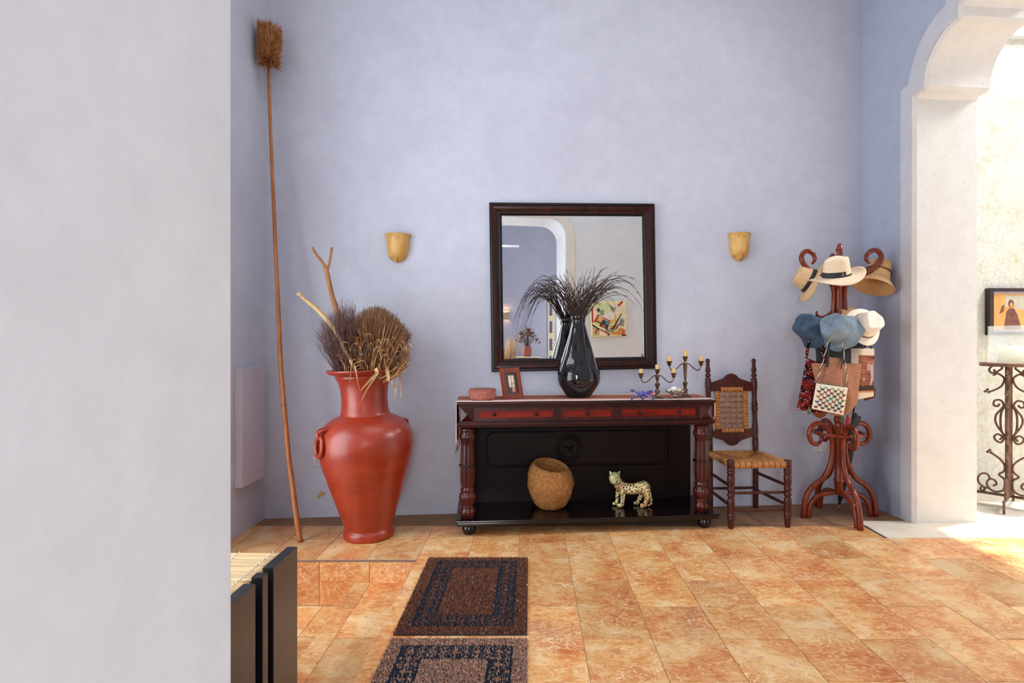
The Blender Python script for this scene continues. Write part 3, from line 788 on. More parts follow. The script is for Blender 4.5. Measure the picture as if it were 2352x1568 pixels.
# candelabra
def candelabrum(loc, H0, armz, label):
    """H0: height of middle cup rim; armz: arm joint height"""
    t = thing('candelabrum', label, 'candelabrum', loc, TH, 'three-light candelabra')
    B_ = M_['bronze']
    base = [(0.046,0),(0.047,0.003),(0.042,0.007),(0.026,0.016),(0.018,0.026),(0.015,0.036),(0.012,0.042),(0.018,0.048),(0.020,0.054),(0.014,0.062),(0.008,0.068)]
    mb = MB(); mb.lathe(base, 32, lambda a,i,r,z: 1+.03*math.cos(8*a)*(z<.03)); mb.build('base', B_, t)
    tall = H0 > 0.2
    st = [(0.0075,0.066)]
    z = 0.066
    if tall: st += [(0.008,0.072),(0.013,0.080),(0.016,0.094),(0.019,0.100),(0.020,0.103),(0.012,0.110),(0.0085,0.118)]; z = 0.118
    st += [(0.009,z+.01),(0.0155,armz-.016),(0.017,armz-.008),(0.012,armz-.004),(0.012,armz+.004),(0.008,armz+.012),(0.007,armz+.018)]
    mb = MB(); mb.lathe(st, 8, smooth=False); mb.build('stem', B_, t)
    def cup(x, zb):
        mb = MB(); mb.lathe([(0.005,zb-.034),(0.010,zb-.030),(0.0145,zb-.018),(0.0155,zb-.008),(0.019,zb-.003),(0.024,zb),(0.0235,zb+.002),(0.013,zb-.001),(0.011,zb-.012),(0,zb-.013)], 24, M=Matrix.Translation(Vector((x,0,0))))
        mb.build('candle_cup', B_, t)
    cup(0, H0)
    tops = [(0, H0)]
    for s in (-1, 1):
        x1 = s*0.118; zc = armz - 0.002
        pts = spline([(s*.008,0,armz), (s*.03,0,armz-.006), (s*.06,0,armz-.034), (s*.088,0,armz-.05), (s*.108,0,armz-.042), (x1,0,armz-.018)], 6)
        mb = MB(); mb.tube(pts, .0038, 8); mb.build('arm', B_, t)
        cup(x1, zc + .016); tops.append((x1, zc+.016))
    return t, tops
def candle(loc, h, lab, lean=0, drips=0):
    t = thing('candle', lab, 'candle', loc, 0, 'candles of the candelabra'); t.rotation_euler = (0, lean, 0)
    mb = MB(); rr = random.Random(int(h*1e5)+drips)
    f = lambda a,i,r,z: 1+.10*math.cos(3*a+h*90)+.05*math.cos(7*a)
    mb.lathe([(0.0105,0),(0.0105,h*.4),(0.0102,h*.85),(0.0108,h*.97),(0.008,h),(0.0,h*.985)], 20, f)
    for k in range(drips):
        a = rr.uniform(0,2*PI); mb.tube([(.0105*math.cos(a),.0105*math.sin(a),h*.95),(.0118*math.cos(a),.0118*math.sin(a),h*.5),(.0115*math.cos(a),.0115*math.sin(a),h*rr.uniform(.0,.3))], [.002,.0025,.0032], 6)
    mb.build('wax', M_['candle_wax'], t)
    mb = MB(); mb.tube([(0,0,h*.97),(.001,0,h+.004),(.0025,0,h+.009)], .0011, 5); mb.build('wick', M_['wick'], t)
c1, tops1 = candelabrum(on_table(1510, 3.90), 0.205, 0.164, 'shorter bronze candelabrum, nearer the mirror, beside the blue animal figurine')
c2, tops2 = candelabrum(on_table(1574, 4.00), 0.292, 0.244, 'taller bronze candelabrum at the right end of the console table')
for (tp, c, nm, hs) in ((tops1, c1, 'shorter candelabrum', (.034,.032,.034)), (tops2, c2, 'taller candelabrum', (.044,.040,.042))):
    for (x, z), side, h in zip(tp, ('middle', 'left', 'right'), hs):
        p = c.matrix_basis @ Vector((x, 0, z-0.012))
        candle(p, h+.012, 'burnt cream candle in the %s cup of the %s' % (side, nm), lean=(-.12 if side == 'middle' and nm.startswith('short') else 0), drips=4 if nm.startswith('short') else 1)
# silver footed dish with shells
DL = on_table(1551, 3.90)
t = thing('footed_dish', 'fluted silver footed dish holding white shells in front of the candelabra', 'dish', DL)
mb = MB(); mb.lathe([(0.030,0),(0.030,0.003),(0.020,0.008),(0.010,0.016),(0.008,0.022),(0.012,0.026)], 32, lambda a,i,r,z: 1+.10*math.cos(8*a)*(z<.012)); mb.build('foot', M_['silver'], t)
mb = MB(); mb.lathe([(0.012,0.026),(0.030,0.030),(0.050,0.041),(0.062,0.052),(0.066,0.058),(0.064,0.0575),(0.048,0.044),(0.028,0.034),(0,0.031)], 64, lambda a,i,r,z: 1+.07*math.cos(9*a)*min(1,max(0,(z-.028)/.02))); mb.build('bowl', M_['silver'], t)
def shell(kind, off, r, label, rot=(0,0,0)):
    mb = MB()
    if kind == 'urchin': mb.lathe([(0.001,-r*.8),(r*.5,-r*.74),(r*.85,-r*.4),(r,0),(r*.86,r*.45),(r*.5,r*.78),(r*.16,r*.86),(.001,r*.8)], 48, lambda a,i,q,z: 1+.025*math.cos(10*a))
    elif kind == 'scallop':
        def f(s, q):
            a = -1.15 + 2.3*s; rr = r*1.35*q; k = 1+.05*math.cos(11*PI*s)
            return (rr*k*math.sin(a), -rr*k*math.cos(a)+r*.6, r*.5*math.sin(PI*min(1,q*.9)) + .004*math.cos(18*PI*s)*q)
        mb.grid(f, 44, 10)
    else:
        pts = []; rad = []
        for i in range(40):
            q = i/39; a = q*6*PI; rr = r*.55*(1-q); pts.append((rr*math.cos(a), rr*math.sin(a), r*1.6*q - r*.5)); rad.append(max(.0006, r*.55*(1-q)))
        mb.tube(pts, rad, 10)
    o = mb.build('seashell', M_['shell_tan'] if kind == 'cone' else M_['shell_white'])
    o.location = DL + Vector(off); o.rotation_euler = rot
    if kind == 'scallop':
        so = o.modifiers.new('solid', 'SOLIDIFY'); so.thickness = .002
    return tag(o, label, 'shell', 'seashells in the silver dish')
shell('urchin', (-.012,-.008,.066), .024, 'round white sea urchin shell topping the silver dish')
shell('cone', (.034,-.012,.062), .013, 'small tan spiral shell beside the white urchin in the silver dish', (1.4,.2,.7))
shell('scallop', (.036,.018,.060), .017, 'white fan shell at the right of the silver dish', (.5,.3,.6))
shell('scallop', (-.040,-.010,.056), .014, 'white fan shell at the left of the silver dish', (.6,-.3,-.8))
shell('cone', (.012,-.038,.058), .011, 'pale spiral shell at the front of the silver dish', (1.5,.0,-.6))

# ------------------------------------------------------------------ animals (one continuous remeshed body each)
def creature(name, mb, mat, parent, voxel, smooth_it=6):
    o = mb.build(name, mat, parent)
    r = o.modifiers.new('remesh', 'REMESH'); r.mode = 'VOXEL'; r.voxel_size = voxel; r.use_smooth_shade = True
    s = o.modifiers.new('smooth', 'SMOOTH'); s.factor = 0.5; s.iterations = smooth_it
    return o
def jaguar_mat():
    m = NT('jaguar_paint'); co = m.coord()
    v = m.n('TexVoronoi'); v.inputs['Scale'].default_value = 82; v.inputs['Randomness'].default_value = 0.75; m.l(co, v.inputs['Vector'])
    spot = m.ramp(v.outputs['Distance'], [(0.42, BW(1)), (0.47, BW(0))])
    base = m.mix(m.ramp(m.noise(co, 9, 3), [(0.4, BW(0)), (0.62, BW(1))]), lin(232,212,156), lin(210,164,98))
    col = m.mix(spot, base, lin(22,18,16))
    m.out(col, 0.25, 0, coat=0.6, Coat_Roughness=0.08)
    m = NT('jaguar_face'); co = m.coord()
    col = m.ramp(m.noise(co, 30, 4), [(0.35, lin(132,142,98)), (0.6, lin(186,186,132)), (0.75, lin(196,150,88))])
    m.out(col, 0.25, 0, coat=0.6, Coat_Roughness=0.08)
jaguar_mat()
JY = 4.02; SH = 0.1085
JO_ = Vector(((1447-CX)*JY/F, JY, SH)); JK = JY/F
t = thing('jaguar_figurine', 'glazed spotted jaguar figurine with turned head on the console shelf', 'figurine', JO_)
def J(u, v, y=0.0): return Vector(((u-1447)*JK, y, (1163-v)*JK))
mb = MB()
mb.tube(spline([J(1489,1124),J(1480,1118),J(1466,1122),J(1450,1124),J(1436,1122),J(1425,1117),J(1419,1108),J(1415,1101)], 4), lerpl([.026,.041,.041,.040,.041,.042,.036,.030], 29), 16)
for u, v, y, r in ((1477,1119,0,.041), (1430,1122,0,.043)): mb.sphere(J(u,v,y), r, 16, 10, (1,1.0,1))
def leg(pts, rs):
    mb.tube(spline(pts, 4), lerpl(rs, 4*(len(pts)-1)+1), 12)
leg([J(1429,1120,-.022),J(1429,1138,-.028),J(1428,1150,-.030),J(1427,1158,-.032)], [.024,.018,.015,.014])
leg([J(1430,1158.5,-.03),J(1424,1158.5,-.036),J(1416,1159,-.044)], [.013,.015,.014])
leg([J(1424,1120,.020),J(1420,1138,.024),J(1419,1148,.026),J(1418,1157,.024)], [.024,.017,.014,.013])
leg([J(1421,1158.5,.022),J(1414,1158.5,.016),J(1407,1159,.010)], [.012,.014,.013])
leg([J(1480,1121,-.020),J(1484,1138,-.028),J(1482,1150,-.03),J(1478,1157,-.032)], [.030,.022,.017,.015])
leg([J(1482,1158.5,-.03),J(1476,1158.5,-.036),J(1470,1158,-.046)], [.013,.017,.018])
leg([J(1476,1121,.020),J(1474,1138,.028),J(1470,1150,.03),J(1466,1157,.028)], [.030,.022,.016,.014])
leg([J(1469,1158.5,.028),J(1463,1158.5,.026),J(1457,1159,.022)], [.012,.014,.012])
leg([J(1486,1116,0),J(1491,1128,.004),J(1494,1142,.004),J(1496,1152,-.002),J(1493,1158,-.012),J(1486,1160,-.022)], [.015,.012,.011,.011,.010,.009])
body = creature('body', mb, M_['jaguar_paint'], t, 0.0042, 5)
mb = MB(); hc = J(1411,1098,-.022)
mb.sphere(hc, .045, 18, 12, (.95,.85,1.05)); mb.sphere(hc+Vector((.006,-.024,-.020)), .023, 14, 10, (1.15,.8,.85)); mb.sphere(hc+Vector((.006,-.018,-.036)), .018, 12, 8, (1.1,.8,.6))
for s in (-1, 1):
    mb.lathe([(.012,-.012),(.012,.0),(.009,.014),(.004,.026),(.001,.029)], 12, M=Matrix.Translation(hc+Vector((s*.026,.002,.030))) @ Matrix.Rotation(s*.45, 4, 'Y') @ Matrix.Diagonal((1,.55,1,1)))
hd = creature('head', mb, M_['jaguar_face'], t, 0.0035, 3)
for s in (-1, 1):
    mb = MB(); c = hc+Vector((.004+s*.0145,-.0275,.006)); mb.sphere(c, .0078, 12, 8, (1,.6,.85)); e = mb.build('eye', M_['shell_white'], t)
    mb = MB(); mb.sphere(c+Vector((0,-.0035,0)), .0040, 10, 6, (1,.6,1)); mb.build('pupil', MATS['print_black'], e)
    mb = MB(); mb.tube([c+Vector((-s*.010,-.002,.007)), c+Vector((0,-.0035,.0115)), c+Vector((s*.011,-.002,.010))], [.0014,.0022,.0012], 6); mb.build('brow', MATS['print_black'], t)
mb = MB(); mb.sphere(hc+Vector((.006,-.0415,-.012)), .0075, 10, 7, (1.1,.6,.7)); mb.build('nose', MATS['print_black'], t)
mb = MB(); mb.tube(spline([hc+Vector((-.016,-.031,-.031)), hc+Vector((-.004,-.041,-.028)), hc+Vector((.006,-.0425,-.026)), hc+Vector((.016,-.041,-.028)), hc+Vector((.028,-.031,-.031))], 4), .0024, 6); mb.build('mouth', MATS['print_black'], t)
# blue animal
BYY = 3.80; BK = BYY/F; BO = Vector(((1475-CX)*BYY/F, BYY, ZT_))
def blue_mat():
    m = NT('cobalt_paint'); co = m.coord()
    v = m.n('TexVoronoi'); v.inputs['Scale'].default_value = 120; m.l(m.mapping(co, (0.8,1,1.3)), v.inputs['Vector'])
    spot = m.ramp(v.outputs['Distance'], [(0.26, BW(1)), (0.31, BW(0))])
    x = m.n('SeparateXYZ'); m.l(co, x.inputs[0])
    gate = m.ramp(x.outputs[0], [(-0.0, BW(0)), (0.001, BW(1))])
    col = m.mix(spot, lin(34,40,128), lin(214,222,240))
    m.out(col, 0.35, 0, coat=0.3)
blue_mat(); simple('cobalt_plain', lin(36,40,130), lin(28,32,104), 30, 0.35); simple('paint_red', lin(190,24,34), None, 20, 0.4); simple('paint_pink', lin(226,140,150), None, 20, 0.4); simple('paint_white', lin(240,238,236), None, 20, 0.4)
t = thing('animal_figurine', 'small running cobalt blue animal figurine with white dots and open red mouth on the table', 'figurine', BO)
def Q(u, v, y=0.0): return Vector(((u-1475)*BK, y, (911.5-v)*BK))
mb = MB()
mb.tube(spline([Q(1464,898),Q(1470,896.5),Q(1478,897),Q(1486,898),Q(1491,897)], 4), lerpl([.012,.016,.0155,.015,.013], 17), 12)
def bl(pts, rs): mb.tube(spline(pts, 4), lerpl(rs, 4*(len(pts)-1)+1), 9)
bl([Q(1466,898,-.006),Q(1459,903,-.010),Q(1452,907,-.012),Q(1449,910.4,-.012)], [.012,.0078,.0062,.0055])
bl([Q(1466,899,.006),Q(1472,904,.010),Q(1477,908,.010),Q(1479,910.6,.010)], [.012,.0080,.0062,.0055])
bl([Q(1486,899,-.006),Q(1491,904,-.010),Q(1497,908,-.012),Q(1499,910.6,-.012)], [.012,.0080,.0062,.0055])
bl([Q(1484,900,.006),Q(1479,904,.010),Q(1476,908,.010),Q(1475,910.6,.008)], [.011,.0075,.006,.0055])
bl([Q(1466,896),Q(1461,893),Q(1456,890)], [.006,.004,.0035])
creature('body', mb, M_['cobalt_paint'], t, 0.0020, 3)
mb = MB(); mb.tube(spline([Q(1458,891.5),Q(1454,889.5),Q(1450,890),Q(1446.5,888.5)], 4), [.0035,.0045,.0055,.0062,.0066,.0066,.006,.0055,.005,.004,.003,.002,.0008], 8, flat=.5); mb.build('tail_tuft', MATS['cobalt_plain'], t)
mb = MB(); mb.tube(spline([Q(1486,896),Q(1491,893.5),Q(1496,892),Q(1500,893.5)], 4), lerpl([.010,.0095,.008,.004],13), 12)
mb.tube(spline([Q(1488,899),Q(1493,901),Q(1500,901.5)], 4), lerpl([.009,.007,.003],9), 12)
for s in (-1,1): mb.lathe([(.003,0),(.0025,.004),(.0005,.009)], 8, M=Matrix.Translation(Q(1493,891,s*.005)))
hd = creature('head', mb, MATS['cobalt_plain'], t, 0.0018, 2)
mb = MB(); mb.prism([(Q(1489.5,899).x,Q(0,899).z),(Q(1494,895.2).x,Q(0,895.2).z),(Q(1499,894.3).x,Q(0,894.3).z),(Q(1499,900.4).x,Q(0,900.4).z),(Q(1494,900.2).x,Q(0,900.2).z)], -.0085, .0085, 'y'); mb.build('mouth', MATS['paint_red'], t)
mb = MB()
for u, v in ((1496,895.3),(1498.6,895.6),(1496,899.6),(1498.6,899.6)): 
    for y in (-.0075,.0075): mb.lathe([(.0014,-.0035),(.0014,.0),(.0003,.0035)], 7, M=Matrix.Translation(Q(u,v,y)))
mb.build('teeth', MATS['paint_white'], t)
mb = MB()
for y in (-.0095,.0095): mb.tube([Q(1489.5,899,y),Q(1494,895,y*.9),Q(1499,894.2,y*.6)], .0012, 5); mb.tube([Q(1489.5,899.2,y),Q(1494,900.6,y*.9),Q(1499,900.8,y*.6)], .0012, 5)
mb.build('lips', MATS['paint_pink'], t)

# fibre pot on the shelf
PYY = 3.99; PK = PYY/F
t = thing('fibre_pot', 'round coir fibre pot with slanted open mouth on the console shelf', 'pot', ((1265-CX)*PK, PYY, SH))
pr = [(.075,0),(.090,.004),(.112,.03),(.135,.07),(.153,.12),(.163,.17),(.162,.215),(.152,.255),(.138,.285),(.126,.302),(.118,.306),(.112,.300),(.122,.27),(.135,.22),(.130,.15),(.100,.06),(.0,.04)]
vsum = MB()
def potz(p):
    q = max(0.0, min(1.0, (p.z-.12)/.17)); q = q*q*(3-2*q)
    return Vector((p.x, p.y, p.z + q*(-.16*p.x + .20*p.y)))
vsum.lathe(pr, 72, lambda a,i,r,z: 1+.012*math.sin(3*a+z*30)+.012*math.cos(5*a-z*40))
vsum.v = [tuple(potz(Vector(p))) for p in vsum.v]
o = vsum.build('pot', M_['coir'], t)
rf = random.Random(8); mb = MB()
for k in range(420):
    a = rf.uniform(0,2*PI); z = rf.uniform(.02,.29); i = 0
    while i < 9 and pr[i+1][1] < z: i += 1
    q = (z-pr[i][1])/(pr[i+1][1]-pr[i][1]); r = pr[i][0]+(pr[i+1][0]-pr[i][0])*q + .0015
    da, dz = rf.uniform(-.25,.25), rf.uniform(-.03,.03)
    z2 = min(.295, max(.012, z+dz)); i = 0
    while i < 9 and pr[i+1][1] < z2: i += 1
    q2 = (z2-pr[i][1])/(pr[i+1][1]-pr[i][1]); r2 = pr[i][0]+(pr[i+1][0]-pr[i][0])*q2 + .0015
    p0, p1 = Vector((r*math.cos(a),r*math.sin(a),z)), Vector((r2*math.cos(a+da),r2*math.sin(a+da),z2)); pm = (p0+p1)/2; pm = Vector((pm.x*1.03, pm.y*1.03, pm.z))
    mb.tube([potz(p0), potz(pm), potz(p1)], .0011, 3, mi=k%2, cap=False)
mb.build('loose_fibres', [M_['straw_gold'], M_['rush']], t, kind='stuff')

# ------------------------------------------------------------------ mirror
mc = (wall_pt(1124,466,.02)+wall_pt(1503,468,.02)+wall_pt(1129,853,.02)+wall_pt(1507,847,.02))/4
t = thing('wall_mirror', 'large square wall mirror in a dark moulded wooden frame above the console table', 'mirror', mc, TH)
t.rotation_euler = (0, -0.0145, TH)
def mirror():
    S = 0.640; bw = 0.094
    # frame section (distance from outer edge, height in front of the wall)
    sec = [(0,0.0,1),(0,0.034,1),(0.006,0.040,1),(0.018,0.040,1),(0.022,0.034,0),(0.030,0.036,0),(0.045,0.034,0),(0.060,0.027,0),(0.070,0.022,0),(0.074,0.024,1),(0.080,0.022,1),(0.086,0.015,1),(bw,0.011,1),(bw,0.0,1)]
    cor = [(-1,-1),(1,-1),(1,1),(-1,1)]
    for k in range(4):
        a, b = cor[k], cor[(k+1)%4]; mb = MB(); vs = []
        for c in (a, b):
            for d, h, mi in sec: vs.append((c[0]*(S-d), 0.02-h, c[1]*(S-d)))
        n = len(sec)
        for i in range(n-1): mb.add([vs[i],vs[i+1],vs[n+i+1],vs[n+i]], [(0,1,2,3)], 1 if (sec[i][2] and sec[i+1][2]) else 0)
        mb.build('frame_rail', [M_['mirror_wood'], M_['mirror_black']], t)
    mb = MB(); g = S-bw+.004; mb.box(-g, g, 0.012, 0.018, -g, g); mb.build('mirror_glass', M_['mirror_glass'], t)
mirror()
# ------------------------------------------------------------------ sconces
def sconce(u, vt, w, h, label, vein):
    c = wall_pt(u, vt, 0.0)
    t = thing('wall_sconce', label, 'wall lamp', c, TH, 'alabaster wall sconces')
    prof = [(0.0,-h),(0.16,-h*.992),(0.36,-h*.955),(0.54,-h*.88),(0.68,-h*.78),(0.77,-h*.64),(0.805,-h*.5),(0.815,-h*.36),(0.835,-h*.22),(0.88,-h*.12),(0.95,-h*.03),(1.0,0.0)]
    def f(s, q):
        a = PI*(1+s); k = q*(len(prof)-1); i = min(int(k), len(prof)-2); r = prof[i][0]+(prof[i+1][0]-prof[i][0])*(k-i); z = prof[i][1]+(prof[i+1][1]-prof[i][1])*(k-i)
        r *= w/2
        return (r*math.cos(a), r*0.95*math.sin(a)-.001, z)
    mb = MB(); mb.grid(f, 36, 33); o = mb.build('bowl', M_['alabaster'], t)
    so = o.modifiers.new('solid', 'SOLIDIFY'); so.thickness = .006; so.offset = -1
    mb = MB(); mb.box(-.05,.05,-.03,0.0,-h*.7,-h*.3); mb.build('wall_plate', M_['switch_white'], t)
    mb = MB(); pts = []
    for (s, q) in vein: p = Vector(f(s, q)); pts.append((p.x*1.012, p.y*1.012, p.z))
    mb.tube(spline(pts, 4), lerpl([.002,.004,.0025,.0045,.003], 4*(len(pts)-1)+1), 6, flat=.6); mb.build('dark_vein', M_['dark_vein'], o)
sconce(914, 540, 0.199, 0.207, 'left yellow alabaster wall sconce, above the red urn', [(.52,.32),(.515,.24),(.53,.18),(.515,.10),(.51,.05)])
sconce(1697, 538, 0.194, 0.212, 'right yellow alabaster wall sconce, near the coat stand', [(.50,.38),(.53,.30),(.56,.24),(.56,.14),(.54,.05)])

# ------------------------------------------------------------------ terracotta urn
UY = 3.72; UK = UY/F
UO = Vector(((848-CX)*UK, UY, 0.0))
t = thing('terracotta_urn', 'tall red terracotta urn with ring handles holding dried plants', 'urn', UO)
t.rotation_euler = (0, -0.033, 0)
pu = [(82,861),(81.5,865),(76,870),(68,873),(63,875),(63,879),(60,884),(56,893),(53,905),(51.5,920),(51.5,935),(52.5,950),(54.5,960),(58,965),(70,970),(80,976),(90,985),(97.5,995),(102.5,1006),(105,1018),(105.5,1030),(104.5,1045),(101,1062),(96.5,1080),(91,1098),(85.5,1116),(79,1136),(72.5,1156),(66,1176),(60,1194),(56,1206),(53.5,1214),(53,1220),(56,1224),(57,1230),(57,1236),(55,1242),(51,1246)]
prof = [(r*UK, (1240.5-v)*UK*1.006) for r, v in pu][::-1]
prof[0] = (prof[0][0], 0.0)
z0 = prof[0][1]
prof = [(r, max(0.0, z)) for r, z in prof]
sm = spline([Vector((r, z, 0)) for r, z in prof], 3); prof = [(p.x, max(0, p.y)) for p in sm]
ztop = prof[-1][1]
prof += [(r_*UK, ztop - d) for r_, d in ((80,.001),(60,.03),(50,.08),(47,.16),(48,.26),(40,.30),(2,.31))]
mb = MB(); mb.lathe(prof, 96); mb.build('body', M_['terracotta'], t)
def urn_handle(ang):
    h = bpy.data.objects.new('handle', None); 
    rad = Vector((math.cos(ang), math.sin(ang), 0)); tan = Vector((-math.sin(ang), math.cos(ang), 0)); up = Vector((0,0,1))
    def pt(r, s, z): return rad*r + tan*s + up*z
    zc = (1240.5-1006)*UK
    mb = MB()
    # loop pressed onto the shoulder
    mb.tube(spline([pt(.262,-.022,zc+.060), pt(.290,-.018,zc+.060), pt(.318,-.004,zc+.045), pt(.324,.004,zc+.022), pt(.318,.010,zc+.002)], 5), lerpl([.010,.013,.014,.014,.012],21), 10)
    mb.tube(spline([pt(.262,.022,zc+.060), pt(.290,.018,zc+.060), pt(.318,.006,zc+.045)], 5), lerpl([.009,.012,.012],11), 10)
    o = mb.build('handle', M_['terracotta'], t)
    mb = MB(); pts = []
    for k in range(40):
        a = 2*PI*k/40; zz = zc - .045 + .062*math.sin(a); rr = .308 + .020*(zz-zc+.045)/.062*.3
        pts.append(pt(.316 - .006*math.sin(a), .050*math.cos(a), zz))
    mb.tube(pts, .0135, 10, closed=True); mb.build('ring', M_['terracotta'], o)
urn_handle(math.radians(-138)); urn_handle(math.radians(46))

UM = Matrix.Translation(UO) @ Matrix.Rotation(-0.033, 4, 'Y')
UT = UM @ Vector((0,0,ztop))                       # middle of the mouth
# forked stick
t = thing('forked_branch', 'pale brown forked branch rising highest out of the urn', 'branch', UT)
def U(u, v, y): p = P(u, v, UY+y); return p - UT
mb = MB(); r_ = 3.72/F
mb.tube(spline([U(800,905,.03),U(783,770,.05),U(775,720,.05),U(763,680,.05),U(753,635,.04),U(749,615,.04)], 5), lerpl([.022,.021,.020,.017,.016,.015],26), 10)
mb.tube(spline([U(750,622,.04),U(741,603,.03),U(727,585,.02),U(716,567,.01)], 5), lerpl([.013,.010,.009,.008],16), 9)
mb.tube(spline([U(750,620,.04),U(756,605,.05),U(759,588,.06),U(762,568,.07)], 5), lerpl([.013,.009,.0085,.009],16), 9)
mb.build('stem', M_['branch_wood'], t)
t = thing('driftwood_branch', 'pale bare driftwood branch leaning left out of the urn', 'branch', UT)
mb = MB()
mb.tube(spline([U(826,885,-.12),U(812,840,-.12),U(790,800,-.11),U(772,762,-.12),U(752,735,-.13),U(728,710,-.14),U(706,692,-.15),U(690,678,-.16)], 5), lerpl([.014,.014,.013,.013,.015,.015,.012,.011],36), 10)
for q in ((683,672,-.17),(689,671,-.15),(681,676,-.14)): mb.tube([U(692,680,-.16), U((q[0]+692)/2,(q[1]+678)/2,q[2]), U(*q)], [.011,.006,.004], 7)
mb.build('stem', M_['branch_pale'], t)
# bundle of fine purple-brown twigs
t = thing('twig_bundle', 'bushy bundle of fine purplish twigs at the left of the urn', 'dried plant', UT)
rt2 = random.Random(21); mb = MB()
for k in range(420):
    bu, bv = rt2.uniform(776,812), 862
    e = rt2.random(); tu = 728 + 92*e + rt2.gauss(0,7); tv = 800 - 88*math.sin(PI*(.12+.55*e)) + rt2.gauss(0,14)
    by, ty = rt2.uniform(-.10,.08), rt2.uniform(-.22,.12)
    m1 = U(bu*.55+tu*.45 - 9*(1-e), bv*.5+tv*.5, by*.4+ty*.6)
    p0, p2 = U(bu, bv+8, by), U(tu, tv, ty)
    j = Vector((rt2.gauss(0,.006), rt2.gauss(0,.006), rt2.gauss(0,.006)))
    pts = spline([p0, m1+j, p2], 4)
    mb.tube(pts, lerpl([.0019,.0013,.0005],len(pts)), 3, cap=False)
    for b in range(2):
        i = rt2.randint(3, 7); d = (pts[i+1]-pts[i-1]).normalized() if i < len(pts)-1 else Vector((0,0,1))
        d = (d + Vector((rt2.uniform(-.7,.5), rt2.uniform(-.5,.5), rt2.uniform(-.1,.6)))).normalized(); ln = rt2.uniform(.02,.07)
        mb.tube([pts[i], pts[i]+d*ln*.6, pts[i]+d*ln+Vector((-.004,0,.004))], [.0010,.0007,.0003], 3, cap=False)
o = mb.build('twigs', M_['twig_purple'], t); o['kind'] = 'stuff'
# big bound palm-leaf brush
t = thing('palm_brush', 'large domed brush of bound brown palm leaf strips in the urn', 'dried plant', UT)
rp = random.Random(5)
cu, cv, cy = 855, 868, -0.02
base = U(cu, cv, cy)
def strip(pts, w, mbx, mi=0, tw=0.0):
    """thin folded leaf strip with some thickness"""
    pts = [Vector(p) for p in pts]; n = len(pts); vs = []; fs = []
    for i, p in enumerate(pts):
        d = (pts[min(n-1,i+1)]-pts[max(0,i-1)]).normalized()
        sd = d.cross(Vector((math.sin(tw+i*.15), -1, .2))).normalized(); nn = d.cross(sd)
        ww = w*(1-.75*(i/(n-1))**3)
        vs += [p - sd*ww, p + nn*ww*.35, p + sd*ww]
    for i in range(n-1):
        for j in range(2): fs.append((i*3+j, i*3+j+1, (i+1)*3+j+1, (i+1)*3+j))
    mbx.add(vs, fs, mi, False)
mb = MB(); mb.sphere(U(862,806,.0), .135, 20, 12, (1.35,1.0,1.0)); simple('palm_shadow', lin(52,36,28), lin(38,26,20), 30, .9); mb.build('gap_shade_core', MATS['palm_shadow'], t)  # dark core added as painted shade for the gaps between strips
mb = MB()
for k in range(1300):                                   # upper dome of stiff cut strips
    e = rp.uniform(-1,1); dep = rp.uniform(-1,1)
    if e*e+dep*dep > 1: continue
    tu, ty = 866 + 82*e, -.02 + .20*dep
    tv = 702 + 58*(e*e) + 34*max(0,-dep)**1.6 + 16*max(0,dep) + rp.gauss(0,3) + (10 if e > 0 else 0)*e
    p2 = U(tu, tv, ty); p0 = base.lerp(p2, .42) + Vector((0,0,-.02))
    j = Vector((rp.gauss(0,.007), rp.gauss(0,.007), 0)); pm = p0.lerp(p2,.55)+j
    strip([p0, pm, p2+Vector((rp.gauss(0,.006), rp.gauss(0,.006), 0))], rp.uniform(.0018,.0042), mb, 0 if rp.random() < .62 else 1, rp.uniform(0,3))
o = mb.build('upper_strips', [M_['palm_brown'], M_['palm_dark']], t); o['kind'] = 'stuff'
mb = MB()
for k in range(620):                                    # lower fan, strips rising from the neck
    e = rp.uniform(-1,1); dep = rp.uniform(-1,.5)
    tu = 858 + 82*e; tv = 800 + 26*abs(e)**2 + rp.gauss(0,16); ty = -.02 + .19*dep*(1-.3*abs(e))
    p2 = U(tu, tv, ty); p0 = base + Vector((rp.uniform(-.04,.04)+.05*e, rp.uniform(-.06,.05), -.03))
    pm = p0.lerp(p2,.5) + Vector((.02*e, -.02, -.01))
    strip([p0, pm, p2], rp.uniform(.003,.0065), mb, rp.choice((0,1,1,0,2)), rp.uniform(0,3))
o = mb.build('lower_strips', [M_['palm_brown'], M_['palm_dark'], M_['straw_gold']], t); o['kind'] = 'stuff'
mb = MB()
for k in range(75):                                    # pale curled leaf ends
    e = rp.uniform(-1,1); tu = 858 + 80*e; tv = rp.choice((770,785,800,812,832,838)) + rp.gauss(0,8) ; y = -.20*(1-.45*e*e) + rp.uniform(-.02,.02)
    p0 = U(tu, tv, y); dx = rp.uniform(-.05,.05); ln = rp.uniform(-.005,.045)
    pts = spline([p0+Vector((0,.05,-.045)), p0+Vector((0,.01,0)), p0+Vector((dx*.6,-.012,.004)), p0+Vector((dx,-.020,-ln))], 3)
    strip(pts, rp.uniform(.0015,.0038), mb, 0 if rp.random() < .75 else 1, rp.uniform(0,2))
o = mb.build('curled_tips', [M_['palm_straw'], M_['straw_gold']], t); o['kind'] = 'stuff'
